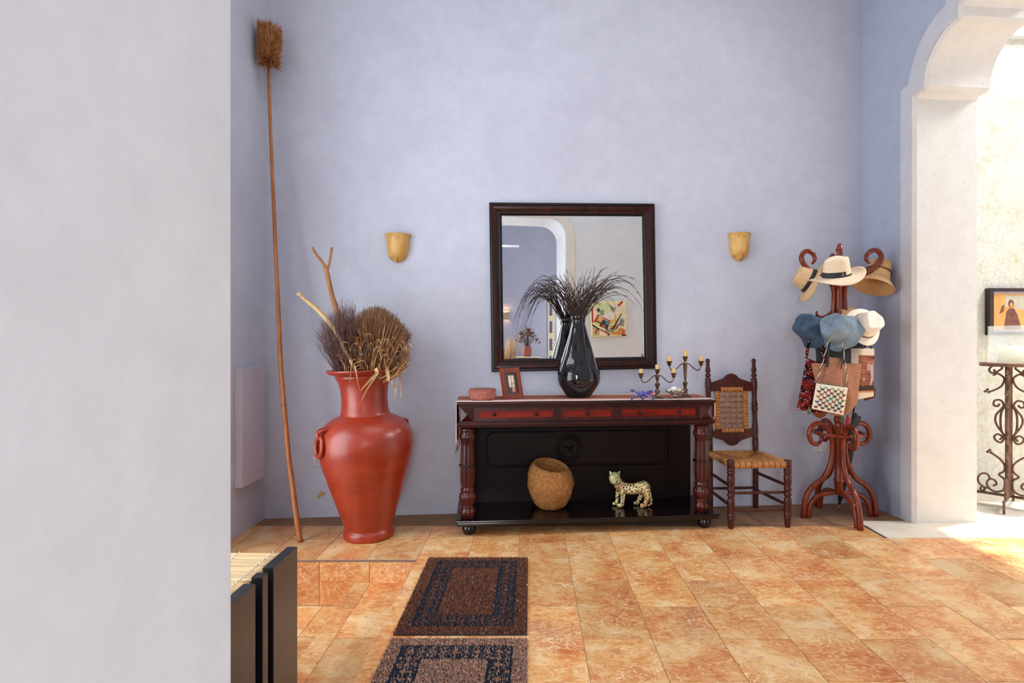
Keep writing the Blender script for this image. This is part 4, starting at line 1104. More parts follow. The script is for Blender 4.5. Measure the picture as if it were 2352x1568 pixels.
for k, (pts, w) in enumerate((([(862,845,-.22),(865,858,-.255),(850,872,-.27),(828,897,-.28)], .011), ([(868,850,-.2),(862,866,-.262),(845,890,-.27),(830,920,-.27)], .006), ([(890,838,-.14),(889,850,-.2),(892,872,-.21),(889,872,-.21)], .012),
        ([(900,835,-.08),(915,848,-.09),(912,880,-.10),(906,915,-.10)], .008), ([(905,838,-.06),(914,850,-.07),(920,880,-.08),(921,912,-.08)], .010), ([(905,850,-.05),(900,880,-.12),(908,892,-.10),(906,910,-.10)], .006), ([(815,840,-.22),(818,856,-.255),(822,880,-.25),(826,895,-.25)], .004), ([(806,842,-.2),(805,858,-.24),(803,872,-.24),(804,876,-.24)], .004))):
    mb = MB(); strip(spline([U(*p) for p in pts], 4), w, mb, 0, k); mb.build('hanging_leaf', M_['palm_straw'], t)
t = thing('straw_tuft', 'tuft of golden fibre strands sticking out right of the palm brush', 'dried plant', UT)
mb = MB()
for k in range(160):
    p0 = U(880+rp.uniform(-10,8), 862, rp.uniform(-.03,.08)); p2 = U(rp.uniform(915,946), rp.uniform(785,835), rp.uniform(-.02,.12))
    mb.tube([p0, p0.lerp(p2,.5)+Vector((.008,0,-.008+rp.gauss(0,.005))), p2], [.0014,.0011,.0005], 3, cap=False)
for k in range(26):
    p0 = U(890, 850, rp.uniform(0,.08)); p2 = U(rp.uniform(930,960), rp.uniform(750,830), rp.uniform(-.02,.1))
    mb.tube([p0, p0.lerp(p2,.5)+Vector((.01,0,-.012)), p2], [.0014,.0011,.0005], 3, mi=1, cap=False)
o = mb.build('strands', [M_['straw_gold'], M_['palm_dark']], t); o['kind'] = 'stuff'

# ------------------------------------------------------------------ long duster leaning in the corner
px = [(690,1243),(682,1195),(675,1140),(663,1050),(657,985),(652,930),(648,880),(645,840),(641,750),(637,660),(633,570),(629,480),(625,390),(621,290),(618,200),(616,140)]
def pole_pt(u, v):
    # depth grows from foot to top
    q = (1243-v)/(1243-140); Y = 3.60 + 0.375*q
    return P(u, v, Y)
base_p = pole_pt(690, 1243); base_p.z = 0
t = thing('long_duster', 'long bamboo pole duster with a brown fur head leaning in the corner', 'duster', base_p)
pl = [pole_pt(u, v)-base_p for u, v in px]; pl[0].z = 0.002
sp = spline(pl, 5); nn = len(sp)
rads = lerpl([.0175,.0165,.0155,.0145,.013,.0115,.010], nn)
mb = MB(); mb.tube(sp, rads, 12); pole = mb.build('pole', M_['bamboo_pole'], t)
for q in (.05,.135,.235,.335,.425,.5,.565,.62,.69,.755,.82,.88,.945):
    i = int(q*(nn-1)); d = (sp[i+1]-sp[i-1]).normalized(); mb = MB()
    mb.tube([sp[i]-d*.006, sp[i]-d*.002, sp[i]+d*.002, sp[i]+d*.006], [rads[i]*1.0, rads[i]*1.16, rads[i]*1.16, rads[i]], 12); mb.build('bamboo_node', M_['bamboo_pole'], pole)
hc = P(617, 105, 3.93) - base_p; mb = MB(); rd = random.Random(9)
hk = 3.96/F
mb.sphere(hc, .055, 16, 12, (1.0,.8,2.1)); mb.build('head_core', M_['duster_fur'], t)
mb = MB(); root = hc + Vector((-.004,0,-.125))
for k in range(3400):
    e, q, dep = rd.uniform(-1,1), rd.uniform(0,1)**.8, rd.uniform(-1,1)
    if abs(dep) > math.sqrt(max(0,1.1-e*e)): continue
    tip = hc + Vector((e*.086 + .010*q, dep*.075, -.15 + q*.305 - (.02*e*q) + (.02 if e > .5 and q < .2 else 0)*-1)) + Vector((rd.gauss(0,.004), rd.gauss(0,.005), rd.gauss(0,.005)))
    p0 = root.lerp(hc, q*1.1) + Vector((e*.04, dep*.03, 0))
    pm = p0.lerp(tip, .6) + Vector((rd.gauss(0,.004), rd.gauss(0,.004), rd.gauss(0,.004)))
    mb.tube([p0, pm, tip], [.0030,.0026,.0012], 3, mi=int(k%3==0), cap=False)
simple('duster_fur_dark', lin(166,104,54), lin(136,80,38), 22, 0.8)
o = mb.build('fur', [M_['duster_fur'], MATS['duster_fur_dark']], t); o['kind'] = 'stuff'

# ------------------------------------------------------------------ electrical cover and sockets
mb = MB(); mb.cbox(-1.9495, -1.90, 3.66, 3.968, 0.331, 1.122, .003)
o = mb.build('electrical_cover', M_['panel_white']); tag(o, 'flat lilac-white box cover fixed on the left wall beside the bamboo pole', 'cover')
def socket(u, v, label, cols=2):
    t = thing('wall_socket', label, 'socket', wall_pt(u, v, 0.0), TH, 'wall sockets')
    mb = MB(); mb.cbox(-.058,.058,-.008,-.0005,-.036,.036,.002); mb.build('cover_plate', M_['switch_white'], t)
    for s in (-.026, .026):
        mb = MB(); mb.cbox(s-.016,s+.016,-.0105,-.0075,-.024,.024,.001); q = mb.build('outlet', M_['switch_white'], t)
        mb = MB(); mb.box(s-.008,s-.005,-.0112,-.010,.002,.010); mb.box(s+.005,s+.008,-.0112,-.010,.002,.010); mb.sphere((s,-.0105,-.010), .0035, 8, 6, (1,.3,1)); mb.build('slots', M_['socket_dark'], q)
socket(737, 1058, 'white double wall socket half hidden behind the red urn')
socket(1883, 1026, 'white double wall socket behind the coat stand')
# chipped plaster patch low on the wall
rq = random.Random(13)
mb = MB(); cc = MWB.inverted() @ wall_pt(737, 1135, 0)
poly = []
for k in range(22):
    a = 2*PI*k/22; r = .026*(1+.32*math.sin(2*a+.6)+.22*math.sin(3*a+2)+.16*math.sin(5*a)+rq.uniform(-.08,.08)); poly.append((cc.x + r*.8*math.cos(a)+.006*math.sin(a), cc.z + r*math.sin(a)))
mb.prism(poly, -.0022, .001, 'y'); mb.v = [tuple(MWB @ Vector(p)) for p in mb.v]
simple('bare_plaster', lin(196,164,116), lin(178,144,96), 40, 0.9, bump=0.5)
o = mb.build('bare_plaster_patch', MATS['bare_plaster'], wb)

# ------------------------------------------------------------------ rush chair
CO = Vector((1.400, 3.861, 0.0)); CA = math.radians(3.8)
t = thing('rush_chair', 'dark turned wooden chair with rush seat and woven back beside the console table', 'chair', CO, CA)
def chair():
    Wd = M_['chair_wood']
    # local: front left leg at 0,0; front right at .408,0; rear posts at y = .405
    FW, DP, bx0, bx1 = 0.408, 0.405, 0.015, 0.373
    def turned(x, y, zt, name, lean=0.0, dx=0.0, rear=False):
        if not rear:
            pr = [(.0175,0),(.018,.004),(.021,.03),(.0225,.06),(.0255,.066),(.0255,.074),(.022,.078),(.0255,.084),(.0255,.092),(.022,.097),(.024,.12),(.026,.17),(.025,.20),(.0185,.212),(.021,.218),(.0265,.224),(.0265,.236),(.021,.242),(.019,.25),(.0255,.262),(.0275,.27),(.022,.282),(.024,.30),(.0265,.33),(.0265,.36),(.0195,.372),(.027,.380),(.027,.392),(.022,.397),(.027,.403),(.027,.412),(.0215,.418),(.0255,.424),(.0262,zt-.008),(.024,zt-.002),(.012,zt)]
        else:
            pr = [(.019,0),(.0205,.02),(.0215,.10),(.0215,.46),(.0225,.50),(.0225,.545),(.019,.553),(.0225,.56),(.0225,.57),(.0185,.577),(.0215,.60),(.0215,.64),(.019,.68),(.0165,.73),(.0185,.77),(.0225,.79),(.0225,.805),(.018,.812),(.0225,.82),(.0225,.835),(.019,.842),(.0165,.88),(.019,.93),(.0225,.97),(.0225,1.01),(.019,1.018),(.0225,1.026),(.019,1.034),(.013,1.042),(.0195,1.052),(.0200,1.066),(.0125,1.076),(.0135,1.084),(.0195,1.094),(.0195,1.102),(.0165,1.112),(.0145,1.125),(.0105,1.138),(.0155,1.146),(.0155,1.150),(.0105,1.154),(.0155,1.165),(.0165,1.175),(.0135,1.187),(.004,1.192)]
            pr = [(r, z*zt/1.192) for r, z in pr]
        mb = MB(); mb.lathe(pr, 22)
        mb.v = [(p[0]+dx*p[2], p[1] + (lean*max(0,p[2]-.45)), p[2]) for p in mb.v]
        mb.v = [(p[0]+x, p[1]+y, p[2]) for p in mb.v]
        mb.build(name, Wd, t)
    turned(0, 0, .478, 'leg'); turned(FW, 0, .472, 'leg')
    turned(bx0, DP, 1.168, 'back_post', .05, -.006, True); turned(bx1, DP, 1.168, 'back_post', .05, .002, True)
    def rail(a, b, r, name='stretcher'):
        mb = MB(); a, b = Vector(a), Vector(b); mb.tube([a, a.lerp(b,.15), a.lerp(b,.5), a.lerp(b,.85), b], [r*.8, r, r*1.1, r, r*.8], 10); mb.build(name, Wd, t)
    rail((0,0,.125),(FW,0,.125),.010); rail((0,0,.245),(FW,0,.245),.010)
    rail((bx0,DP,.17),(bx1,DP,.17),.010)
    for xa, xb in ((0,bx0),(FW,bx1)):
        rail((xa,0,.155),(xb,DP,.155),.011); rail((xa,0,.29),(xb,DP,.29),.011)
    # rush seat: nested strands meeting on the diagonals
    mb = MB(); zs = .452
    outer = [(-.004,-.010),(FW+.004,-.010),(bx1+.012,DP+.004),(bx0-.012,DP+.004)]; ctr = Vector((.20,.20))
    n = 22
    for i in range(n):
        k = 1-i/n*.985; c4 = [ctr + (Vector(p)-ctr)*k for p in outer]; dz = -.012*math.sin(i/n*PI*.5)
        for e in range(4):
            a, b = c4[e], c4[(e+1)%4]
            pts = [(a.x,a.y,zs+dz), (a.x*.75+b.x*.25,a.y*.75+b.y*.25,zs+dz+.001*((i+e)%2)), ((a.x+b.x)/2,(a.y+b.y)/2,zs+dz+.0015*((i)%2)), (a.x*.25+b.x*.75,a.y*.25+b.y*.75,zs+dz), (b.x,b.y,zs+dz)]
            mb.tube(pts, .0062, 6, mi=(i*3+e) % 4 == 0)
    def wrap(a, b, n, r, h, mbx, axis):
        a, b = Vector(a), Vector(b)
        for i in range(n):
            p = a.lerp(b,(i+.5)/n); d = (b-a).normalized(); s = d.cross(Vector((0,0,1))).normalized() if axis == 'h' else Vector((0,1,0))
            q = Vector((0,0,1)) if axis == 'h' else d.cross(s).normalized()
            pts = [p + s*r*math.cos(2*PI*k/10) + q*h*math.sin(2*PI*k/10) for k in range(10)]
            mbx.tube(pts, (b-a).length/n*.56, 5, closed=True, mi=int(i*7 % 5 == 0))
    wrap((.012,-.004,zs-.012),(FW-.012,-.004,zs-.012), 46, .013, .021, mb, 'h')
    wrap((.002,.012,zs-.012),(bx0-.006,DP-.012,zs-.012), 44, .012, .020, mb, 'h')
    wrap((FW-.002,.012,zs-.012),(bx1+.006,DP-.012,zs-.012), 44, .012, .020, mb, 'h')
    mb.build('seat', [M_['rush'], M_['rush_dark']], t)
    # back rails
    def yb(z): return DP + .05*(z-.45)
    xa, xb = bx0+.012-.006, bx1-.012
    def crest(z0, top):
        n = 36; up = []
        for i in range(n+1):
            q = i/n; x = xa + (xb-xa)*q; c = abs(q-.5)*2
            z = .044*(1-c**1.4) + (.030*math.sqrt(max(0,1-(c/.34)**2)) if c < .34 else 0) + (.006 if .34 <= c < .42 else 0)
            up.append((x, z0 + top*(.030 + z)))
        return [(xa, z0), ] + ([(xb, z0)] if False else []) + up + [(xb, z0)]
    for z0, sgn, nm in ((.948, 1, 'top_rail'), (.600, -1, 'bottom_rail')):
        mb = MB(); pl = crest(z0, sgn); mb.prism(pl, -.009, .009, 'y'); mb.v = [(p[0], p[1]+yb(z0), p[2]) for p in mb.v]; mb.build(nm, Wd, t, bevel=.002)
    mb = MB(); mb.box(xa, xb, yb(.95)-.009, yb(.95)+.009, .915, .952); mb.build('top_bar', Wd, t)
    mb = MB(); mb.box(xa, xb, yb(.61)-.009, yb(.61)+.009, .598, .628); mb.build('bottom_bar', Wd, t)
    # woven panel: wrapped borders and open lattice
    X0, X1, Z0, Z1 = .062, .318, .606, .944; y0, y1 = yb(Z0), yb(Z1)
    mb = MB()
    wrap((X0+.018,y0,Z0+.018),(X0+.018,y1,Z1-.028), 62, .011, .019, mb, 'v'); wrap((X1-.018,y0,Z0+.018),(X1-.018,y1,Z1-.028), 62, .011, .019, mb, 'v')
    wrap((X0+.04,y1-.002,Z1-.014),(X1-.04,y1-.002,Z1-.014), 34, .013, .017, mb, 'h'); wrap((X0+.04,y0-.002,Z0+.008),(X1-.04,y0-.002,Z0+.008), 34, .013, .015, mb, 'h')
    mb.build('woven_border', [M_['rush'], M_['rush_dark']], t)
    mb = MB(); xl, xr, zl, zh = X0+.034, X1-.034, Z0+.02, Z1-.03; nx, nz = 4, 7
    def pt(x, z, dy=0): return (x, y0+(y1-y0)*(z-Z0)/(Z1-Z0)+dy, z)
    for i in range(nx+1):
        x = xl+(xr-xl)*i/nx
        for d in (-.0035,.0035): mb.tube([pt(x+d,zl),pt(x+d,zh)], .0024, 5)
    for j in range(nz+1):
        z = zl+(zh-zl)*j/nz
        for d in (-.003,.003): mb.tube([pt(xl,z+d,-.003),pt(xr,z+d,-.003)], .0022, 5, mi=1)
    for i in range(nx):
        for j in range(nz):
            xA, xB, zA, zB = xl+(xr-xl)*i/nx, xl+(xr-xl)*(i+1)/nx, zl+(zh-zl)*j/nz, zl+(zh-zl)*(j+1)/nz
            mb.tube([pt(xA,zA,-.006),pt(xB,zB,-.006)], .0022, 5); mb.tube([pt(xA,zB,-.006),pt(xB,zA,-.006)], .0022, 5)
    o = mb.build('cane_lattice', [M_['rush'], M_['rush_dark']], t); o['kind'] = 'stuff'
chair()

# ------------------------------------------------------------------ bentwood coat stand
SO = Vector((2.29, 4.11, 0.0)); SK = 4.11/F
t = thing('coat_stand', 'reddish bentwood coat stand with curled arms and hoop in the corner', 'coat stand', SO)
def stand():
    Bw = M_['bentwood']
    mb = MB(); mb.lathe([(.0,.165),(.026,.168),(.030,.176),(.031,.26),(.036,.265),(.036,.28),(.031,.286),(.029,.40),(.027,.62),(.030,.66),(.036,.675),(.030,.69),(.030,.70),(.036,.712),(.034,.735),(.028,.75),(.027,1.20),(.032,1.21),(.032,1.23),(.026,1.24),(.025,1.55),(.029,1.56),(.029,1.585),(.024,1.60),(.023,1.72),(.028,1.735),(.023,1.75),(.028,1.765),(.022,1.78),(.018,1.88),(.020,1.93),(.016,1.948),(.013,1.955),(.020,1.966),(.023,1.980),(.018,1.995),(.0,2.0)], 28)
    mb.build('post', Bw, t)
    legp = [(.283,0),(.274,.10),(.250,.175),(.200,.235),(.135,.28),(.092,.34),(.062,.42),(.052,.50),(.056,.57),(.078,.635),(.125,.685),(.180,.692),(.222,.66),(.236,.605),(.215,.553),(.175,.540),(.146,.560),(.140,.592)]
    legr = [.021,.0205,.020,.020,.019,.0185,.018,.018,.018,.018,.018,.0185,.0185,.018,.017,.015,.012,.008]
    inp = [(.243,0),(.232,.075),(.200,.132),(.145,.165),(.085,.175),(.025,.18)]
    armp = [(.040,1.44),(.042,1.50),(.038,1.58),(.036,1.66),(.050,1.715),(.085,1.752),(.140,1.788),(.215,1.828),(.268,1.872),(.290,1.920),(.272,1.962),(.235,1.972),(.198,1.948),(.186,1.912),(.200,1.885),(.214,1.878)]
    armr = [.017,.018,.0185,.0185,.0185,.0185,.0185,.0185,.0185,.018,.0175,.017,.016,.014,.010,.006]
    hookp = [(.028,1.60),(.040,1.545),(.070,1.505),(.110,1.482),(.145,1.480),(.165,1.492),(.172,1.512),(.168,1.525)]
    for k, (ang, sc, ang2) in enumerate(((-92,1.0,-118), (180,.93,176), (5,1.02,-6), (95,.96,72))):
        for nm, pr, rr in (('leg', legp, legr), ('leg_brace', inp, [.019,.0185,.018,.017,.016,.014]), ('arm', armp, armr), ('hook', hookp, [.012,.013,.013,.013,.012,.011,.009,.006])):
            a = math.radians(ang if nm.startswith('leg') else ang2); c, s = math.cos(a), math.sin(a); tg = Vector((-s, c, 0))
            def g(pr): return [(r*sc*c, r*sc*s, z) for r, z in pr]
            sp_ = spline(g(pr), 5); mb = MB(); mb.tube(sp_, lerpl(rr, len(sp_)), 12, up=tg); mb.build(nm, Bw, t)
    mb = MB(); mb.tube([(.168*math.cos(2*PI*k/48), .168*math.sin(2*PI*k/48), .622) for k in range(48)], .0125, 10, closed=True); mb.build('umbrella_hoop', Bw, t)
stand()

# ------------------------------------------------------------------ hats
def basis(axis, roll=0.0):
    z = Vector(axis).normalized(); x = Vector((0,-1,0)).cross(z)
    if x.length < .05: x = Vector((1,0,0))
    x.normalize(); y = z.cross(x)
    return Matrix((x, y, z)).transposed().to_4x4() @ Matrix.Rotation(roll, 4, 'Z')
def hat(name, label, loc, axis, roll, R, Hc, brim, mat, crown='round', brimfn=None, ex=(.90,1.06), band=None, bandh=.03, taper=.86, sink=.02):
    t = thing(name, label, 'hat', loc); t.rotation_euler = basis(axis, roll).to_euler()
    seg = 64; rings = []
    for i in range(9):                                   # crown top
        q = i/8; rings.append((R*taper*q*.97, Hc - .012*q**3, 'top', q))
    for i in range(1, 9):                                # crown wall
        q = i/8; z = (Hc-.012)*(1-q); w = R*(taper + (1-taper)*q)
        if i == 1: w *= .995
        rings.append((w, z, 'wall', q))
    for i in range(1, 11):
        q = i/10; rings.append((R + brim*q, 0, 'brim', q))
    vs = []
    for r, z, kind, q in rings:
        for j in range(seg):
            a = 2*PI*j/seg; x, y = r*math.cos(a)*ex[0], r*math.sin(a)*ex[1]; zz = z
            if kind != 'brim':
                up = max(0.0, z/Hc)
                if crown == 'fedora':
                    zz -= up**3*.034*math.exp(-(x/(R*.36))**2)*(1 if kind == 'top' else .5)
                    if y < 0: x *= 1 - .34*up**1.5*min(1, -y/(R*.7))*.9
                    zz += up**2*.012*(y/R)
                elif crown == 'teardrop':
                    zz -= up**3*.022*math.exp(-(x/(R*.28))**2); zz += .012*up**2*math.cos(2*a)*0 + up*.010*(y/R)
                    if y < 0: x *= 1 - .22*up**1.5*min(1, -y/(R*.7))
                elif crown == 'bucket':
                    zz += .004*math.sin(3*a+1)*up - up**3*.022*math.exp(-((x+.01)/(R*.3))**2); x += .006*math.sin(5*a)*up; y += .006*math.cos(4*a+1)*up
                else: zz -= up*.004*(1-q if kind == 'top' else 0)
            else:
                zz = brimfn(a, q) if brimfn else 0.0
                if kind == 'brim' and crown == 'bucket': x += .004*q*math.sin(7*a); y += .004*q*math.cos(6*a)
            vs.append((x, y, zz))
    n = len(rings); fs = [(i*seg+j, i*seg+(j+1)%seg, (i+1)*seg+(j+1)%seg, (i+1)*seg+j) for i in range(n-1) for j in range(seg)]
    mb = MB(); mb.add(vs, fs, 0, True); o = mb.build('hat_body', mat, t)
    so = o.modifiers.new('solid', 'SOLIDIFY'); so.thickness = .0035; so.offset = -1
    if band:
        mb = MB()
        def bf(s, q):
            a = 2*PI*s; z = .003 + bandh*q; w = R*(taper + (1-taper)*(1-z/(Hc-.012))) + .0022
            x, y = w*math.cos(a)*ex[0], w*math.sin(a)*ex[1]; up = z/Hc
            if crown == 'fedora' and y < 0: x *= 1 - .34*up**1.5*min(1, -y/(R*.7))*.9
            if crown == 'teardrop' and y < 0: x *= 1 - .22*up**1.5*min(1, -y/(R*.7))
            return (x, y, z)
        mb.grid(bf, 64, 3); b = mb.build('hat_band', band, t); so = b.modifiers.new('solid', 'SOLIDIFY'); so.thickness = .0015; so.offset = 1
    return t
HG = 'hats on the coat stand'
h = hat('panama_hat', 'cream panama hat with a wide black ribbon hanging at the top front', P(1921,634,3.80), (-.16,-.27,1), PI/2+.1, .088, .132, .088, M_['straw_cream'], 'teardrop', lambda a,q: -.012*q + .030*q*q*math.cos(2*a+.0)*-1 + .016*q*q*math.cos(a-1.2), band=M_['ribbon_black'], bandh=.036, taper=.80)
mb = MB(); mb.cbox(.070,.0815,-.006,.012,.004,.038,.001); mb.build('ribbon_bow', M_['ribbon_black'], h)
for hh in (h,): hh['group'] = HG
h = hat('straw_fedora', 'tan straw fedora with a black band hung sideways on the left curled arm', P(1862,646,4.14), (-.80,.22,.42), .5, .092, .125, .072, M_['straw_natural'], 'fedora', lambda a,q: -.022*q*q - .020*q*q*math.cos(2*a), band=M_['ribbon_black'], bandh=.026, taper=.82); h['group'] = HG
h = hat('straw_cloche', 'golden straw cloche hat with openwork rows hung on the right curled arm', P(2012,640,4.14), (.38,.18,.87), .2, .090, .150, .050, M_['straw_tan'], 'round', lambda a,q: -.066*q - .006*q*q, ex=(1.0,1.0), taper=.80); h['group'] = HG
for zz, rr in ((.060, .092*(.8+.2*(1-.06/.138))+.0006),):                           # openwork stitching around the crown
    mb = MB()
    for k in range(52):
        a0, a1 = 2*PI*k/52, 2*PI*(k+.5)/52
        q0 = Vector((rr*math.cos(a0), rr*math.sin(a0), zz-.006)); q1 = Vector((rr*.993*math.cos(a1), rr*.993*math.sin(a1), zz+.008))
        a2 = 2*PI*(k+1)/52; q2 = Vector((rr*math.cos(a2), rr*math.sin(a2), zz-.006))
        mb.tube([q0,q1,q2], .0020, 4)
    o = mb.build('openwork', M_['stitch'], h); o['kind'] = 'stuff'
h = hat('denim_bucket_hat', 'darker slate blue bucket hat, lower left on the coat stand', P(1868,757,4.02), (-.82,-.34,.42), .3, .104, .135, .030, M_['denim_dark'], 'bucket', lambda a,q: -.056*q, ex=(.92,1.05), taper=.78); h['group'] = HG
h = hat('denim_bucket_hat', 'paler grey-blue bucket hat at the front of the coat stand', P(1927,759,3.88), (-.72,-.56,.36), .9, .108, .140, .030, M_['denim_light'], 'bucket', lambda a,q: -.058*q, ex=(.92,1.06), taper=.76); h['group'] = HG
h = hat('white_fedora', 'white fedora with a brown leather buckle strap, lower right on the coat stand', P(1986,748,3.90), (.20,-.86,.42), -.3, .097, .122, .052, M_['straw_white'], 'fedora', lambda a,q: -.018*q*q - .012*q*q*math.cos(2*a), band=M_['leather_brown'], bandh=.010, taper=.80); h['group'] = HG
mb = MB(); a = -.35; mb.tube([(.0905*.9*math.cos(a)+dx, .0905*1.06*math.sin(a)+dy, z) for dx, dy, z in ((.003,-.008,.002),(.003,.008,.002),(.003,.008,.016),(.003,-.008,.016))], .0018, 5, closed=True); mb.build('buckle', M_['bronze'], h)
h = hat('straw_sunhat', 'tan straw hat brim showing behind the white fedora', P(1962,742,4.04), (.18,-.86,.46), 0, .085, .10, .055, M_['straw_natural'], 'round', lambda a,q: -.010*q*q, taper=.82); h['group'] = HG

# ------------------------------------------------------------------ bags
def pillow(corn, th, name, mat, parent, nu=16, nv=20, roundb=0.0, wav=0.0, bulge=.5, org=None):
    """closed cushion-like bag body; corn = bl, br, tr, tl world points"""
    bl, br, tr, tl = [Vector(p) for p in corn]; nrm = ((br-bl).cross(tl-bl)).normalized()
    org = org or Vector()
    def surf(sgn):
        def f(s, q):
            ss = s
            if roundb:
                k = max(0.0, (roundb-q)/roundb); w = math.sqrt(max(0.02, 1-k*k)); ss = .5 + (s-.5)*w
            p = bl.lerp(br, ss).lerp(tl.lerp(tr, ss), q)
            d = th*(max(0.0, math.sin(PI*s))**bulge)*(max(0.0, math.sin(PI*min(1,.06+q*.9)))**bulge)
            d += wav*math.sin(s*17+q*5)*math.sin(PI*s)
            return p + nrm*sgn*d - org
        return f
    mb = MB(); mb.grid(surf(1), nu, nv); mb.grid(surf(-1), nu, nv)
    return mb.build(name, mat, parent), surf
def brick(name, c1, c2, mortar, sx, sz, rough=.85):
    m = NT(name); co = m.coord(); s = m.n('SeparateXYZ'); m.l(co, s.inputs[0]); c = m.n('CombineXYZ'); m.l(s.outputs[0], c.inputs[0]); m.l(s.outputs[2], c.inputs[1])
    b = m.n('TexBrick'); m.l(m.mapping(c.outputs[0], (1,1,1), rot=(0,0,-.08)), b.inputs['Vector'])
    b.inputs['Color1'].default_value = c1; b.inputs['Color2'].default_value = c2; b.inputs['Mortar'].default_value = mortar
    b.inputs['Scale'].default_value = 1.0; b.inputs['Brick Width'].default_value = sx; b.inputs['Row Height'].default_value = sz; b.inputs['Mortar Size'].default_value = sz*.16; b.inputs['Mortar Smooth'].default_value = .6
    return m.out(b.outputs['Color'], rough, 0, m.bump(m.math('SUBTRACT', 1.0, b.outputs['Fac']), .6, .004), spec=.15)
brick('crochet_tan', lin(206,152,122), lin(192,136,106), lin(112,62,46), .011, .0105)
brick('basket_brown', lin(150,92,54), lin(128,74,42), lin(70,38,22), .016, .008)
def floral():
    m = NT('floral_red'); co = m.coord()
    v = m.n('TexVoronoi'); v.inputs['Scale'].default_value = 60; m.l(co, v.inputs['Vector'])
    big = m.n('TexVoronoi'); big.inputs['Scale'].default_value = 17; m.l(co, big.inputs['Vector'])
    col = m.mix(m.ramp(m.noise(co, 22, 3), [(.46, BW(1)), (.52, BW(0))]), lin(112,32,26), lin(26,16,22))
    col = m.mix(m.ramp(v.outputs['Distance'], [(.20, BW(1)), (.25, BW(0))]), col, lin(216,186,190))
    ring = m.ramp(big.outputs['Distance'], [(.10, BW(0)), (.14, BW(.8)), (.22, BW(.8)), (.27, BW(0))])
    col = m.mix(m.math('MULTIPLY', ring, m.ramp(m.noise(co, 70, 2), [(.5, BW(0)), (.55, BW(1))])), col, lin(150,142,182))
    m.out(col, .85, 0, m.bump(m.noise(co, 12, 3), .4, .01), spec=.1)
floral()
def tote_mat():
    m = NT('tote_print'); co = m.coord(); s = m.n('SeparateXYZ'); m.l(co, s.inputs[0])
    z = m.n('MapRange'); m.l(s.outputs[2], z.inputs[0]); z.inputs[1].default_value = -.40; z.inputs[2].default_value = -.03
    n = m.noise(m.mapping(co, (2,2,70)), 1.5, 3)
    strp = m.ramp(n, [(.34, lin(58,34,34)), (.44, lin(150,84,62)), (.54, lin(196,136,108)), (.64, lin(132,66,52))])
    br = m.mix(.5, lin(86,70,58), lin(70,56,46))
    col = m.mix(m.ramp(z.outputs[0], [(.27, BW(0)), (.275, BW(1))], 'CONSTANT'), br, strp)
    lowb = m.ramp(z.outputs[0], [(.0, BW(1)), (.135, BW(0))], 'CONSTANT'); col = m.mix(lowb, col, lin(236,216,190))
    sal = m.ramp(z.outputs[0], [(.0, BW(0)), (.135, BW(1)), (.17, BW(0))], 'CONSTANT'); col = m.mix(sal, col, lin(206,140,98))
    topb = m.ramp(z.outputs[0], [(.0, BW(0)), (.86, BW(1))], 'CONSTANT'); col = m.mix(topb, col, lin(236,220,198))
    m.out(col, .8, 0, m.bump(m.noise(co, 200, 2), .15, .001), spec=.1)
tote_mat()
simple('canvas_cream', lin(232,218,200), lin(220,202,182), 30, .85, bump=.3, bscale=200)
BG = 'bags on the coat stand'
# floral bag
ob = P(1868, 730, 4.0); t = thing('floral_bag', 'dark red floral fabric shopping bag hanging at the left of the coat stand', 'bag', ob, group=BG)
pillow([P(1829,940,3.98),P(1886,949,3.94),P(1896,838,3.96),P(1852,822,4.0)], .035, 'bag_body', M_['floral_red'], t, wav=.008, org=ob)
for pts in (([1852,822,4.0],[1857,790,4.0],[1866,752,4.02],[1878,722,4.0]), ([1894,840,3.98],[1888,800,3.98],[1882,755,4.0],[1878,722,4.0])):
    mb = MB(); mb.tube(spline([P(*p)-ob for p in pts], 5), .011, 8, flat=.3); mb.build('strap', M_['floral_red'], t)
# dark leather bag behind
ob = P(1905, 735, 4.05); t = thing('leather_bag', 'black leather bag hanging behind the crochet bag on the coat stand', 'bag', ob, group=BG)
pillow([P(1880,900,4.05),P(1985,895,4.05),P(1990,785,4.05),P(1872,790,4.05)], .030, 'bag_body', M_['leather_black'], t, org=ob)
for pts in (([1880,795,4.04],[1884,765,4.04],[1890,735,4.04]), ([1990,790,4.05],[1984,765,4.04],[1975,740,4.04]), ([1985,800,4.02],[1973,765,4.02],[1962,740,4.02])):
    mb = MB(); mb.tube(spline([P(*p)-ob for p in pts], 5), .008, 8, flat=.5); mb.build('strap', M_['leather_black'], t)
# basket
ob = P(1885, 735, 4.02); t = thing('woven_basket_bag', 'brown woven basket bag whose rounded bottom shows under the floral bag', 'bag', ob, group=BG)
pillow([P(1858,958,4.02),P(1906,961,4.02),P(1905,850,4.02),P(1862,850,4.02)], .04, 'bag_body', M_['basket_brown'], t, roundb=.3, org=ob)
# tote
ob = P(1968, 790, 4.02); t = thing('printed_tote', 'cream tote bag printed with brown stripes and figures at the right of the coat stand', 'bag', ob, group=BG)
pillow([P(1966,917,4.0),P(2007,909,4.04),P(2008,800,4.04),P(1973,799,4.0)], .022, 'printed_front', M_['tote_print'], t, org=ob, bulge=.35)
pillow([P(1945,914,4.04),P(1968,917,4.0),P(1974,800,4.0),P(1951,800,4.04)], .012, 'side_gusset', M_['canvas_cream'], t, org=ob)
for pts in (([1981,801,3.99],[1980,785,3.98],[1972,755,3.97]), ([2000,801,4.02],[1998,780,4.0],[1985,755,3.97])):
    mb = MB(); mb.tube(spline([P(*p)-ob for p in pts], 5), .007, 8, flat=.4); mb.build('strap', M_['leather_black'], t)
mb = MB()
def patch(poly, Y, mi): 
    vs = [P(u,v,Y)-ob for u, v in poly]; mb.add(vs, [list(range(len(vs)))], mi)
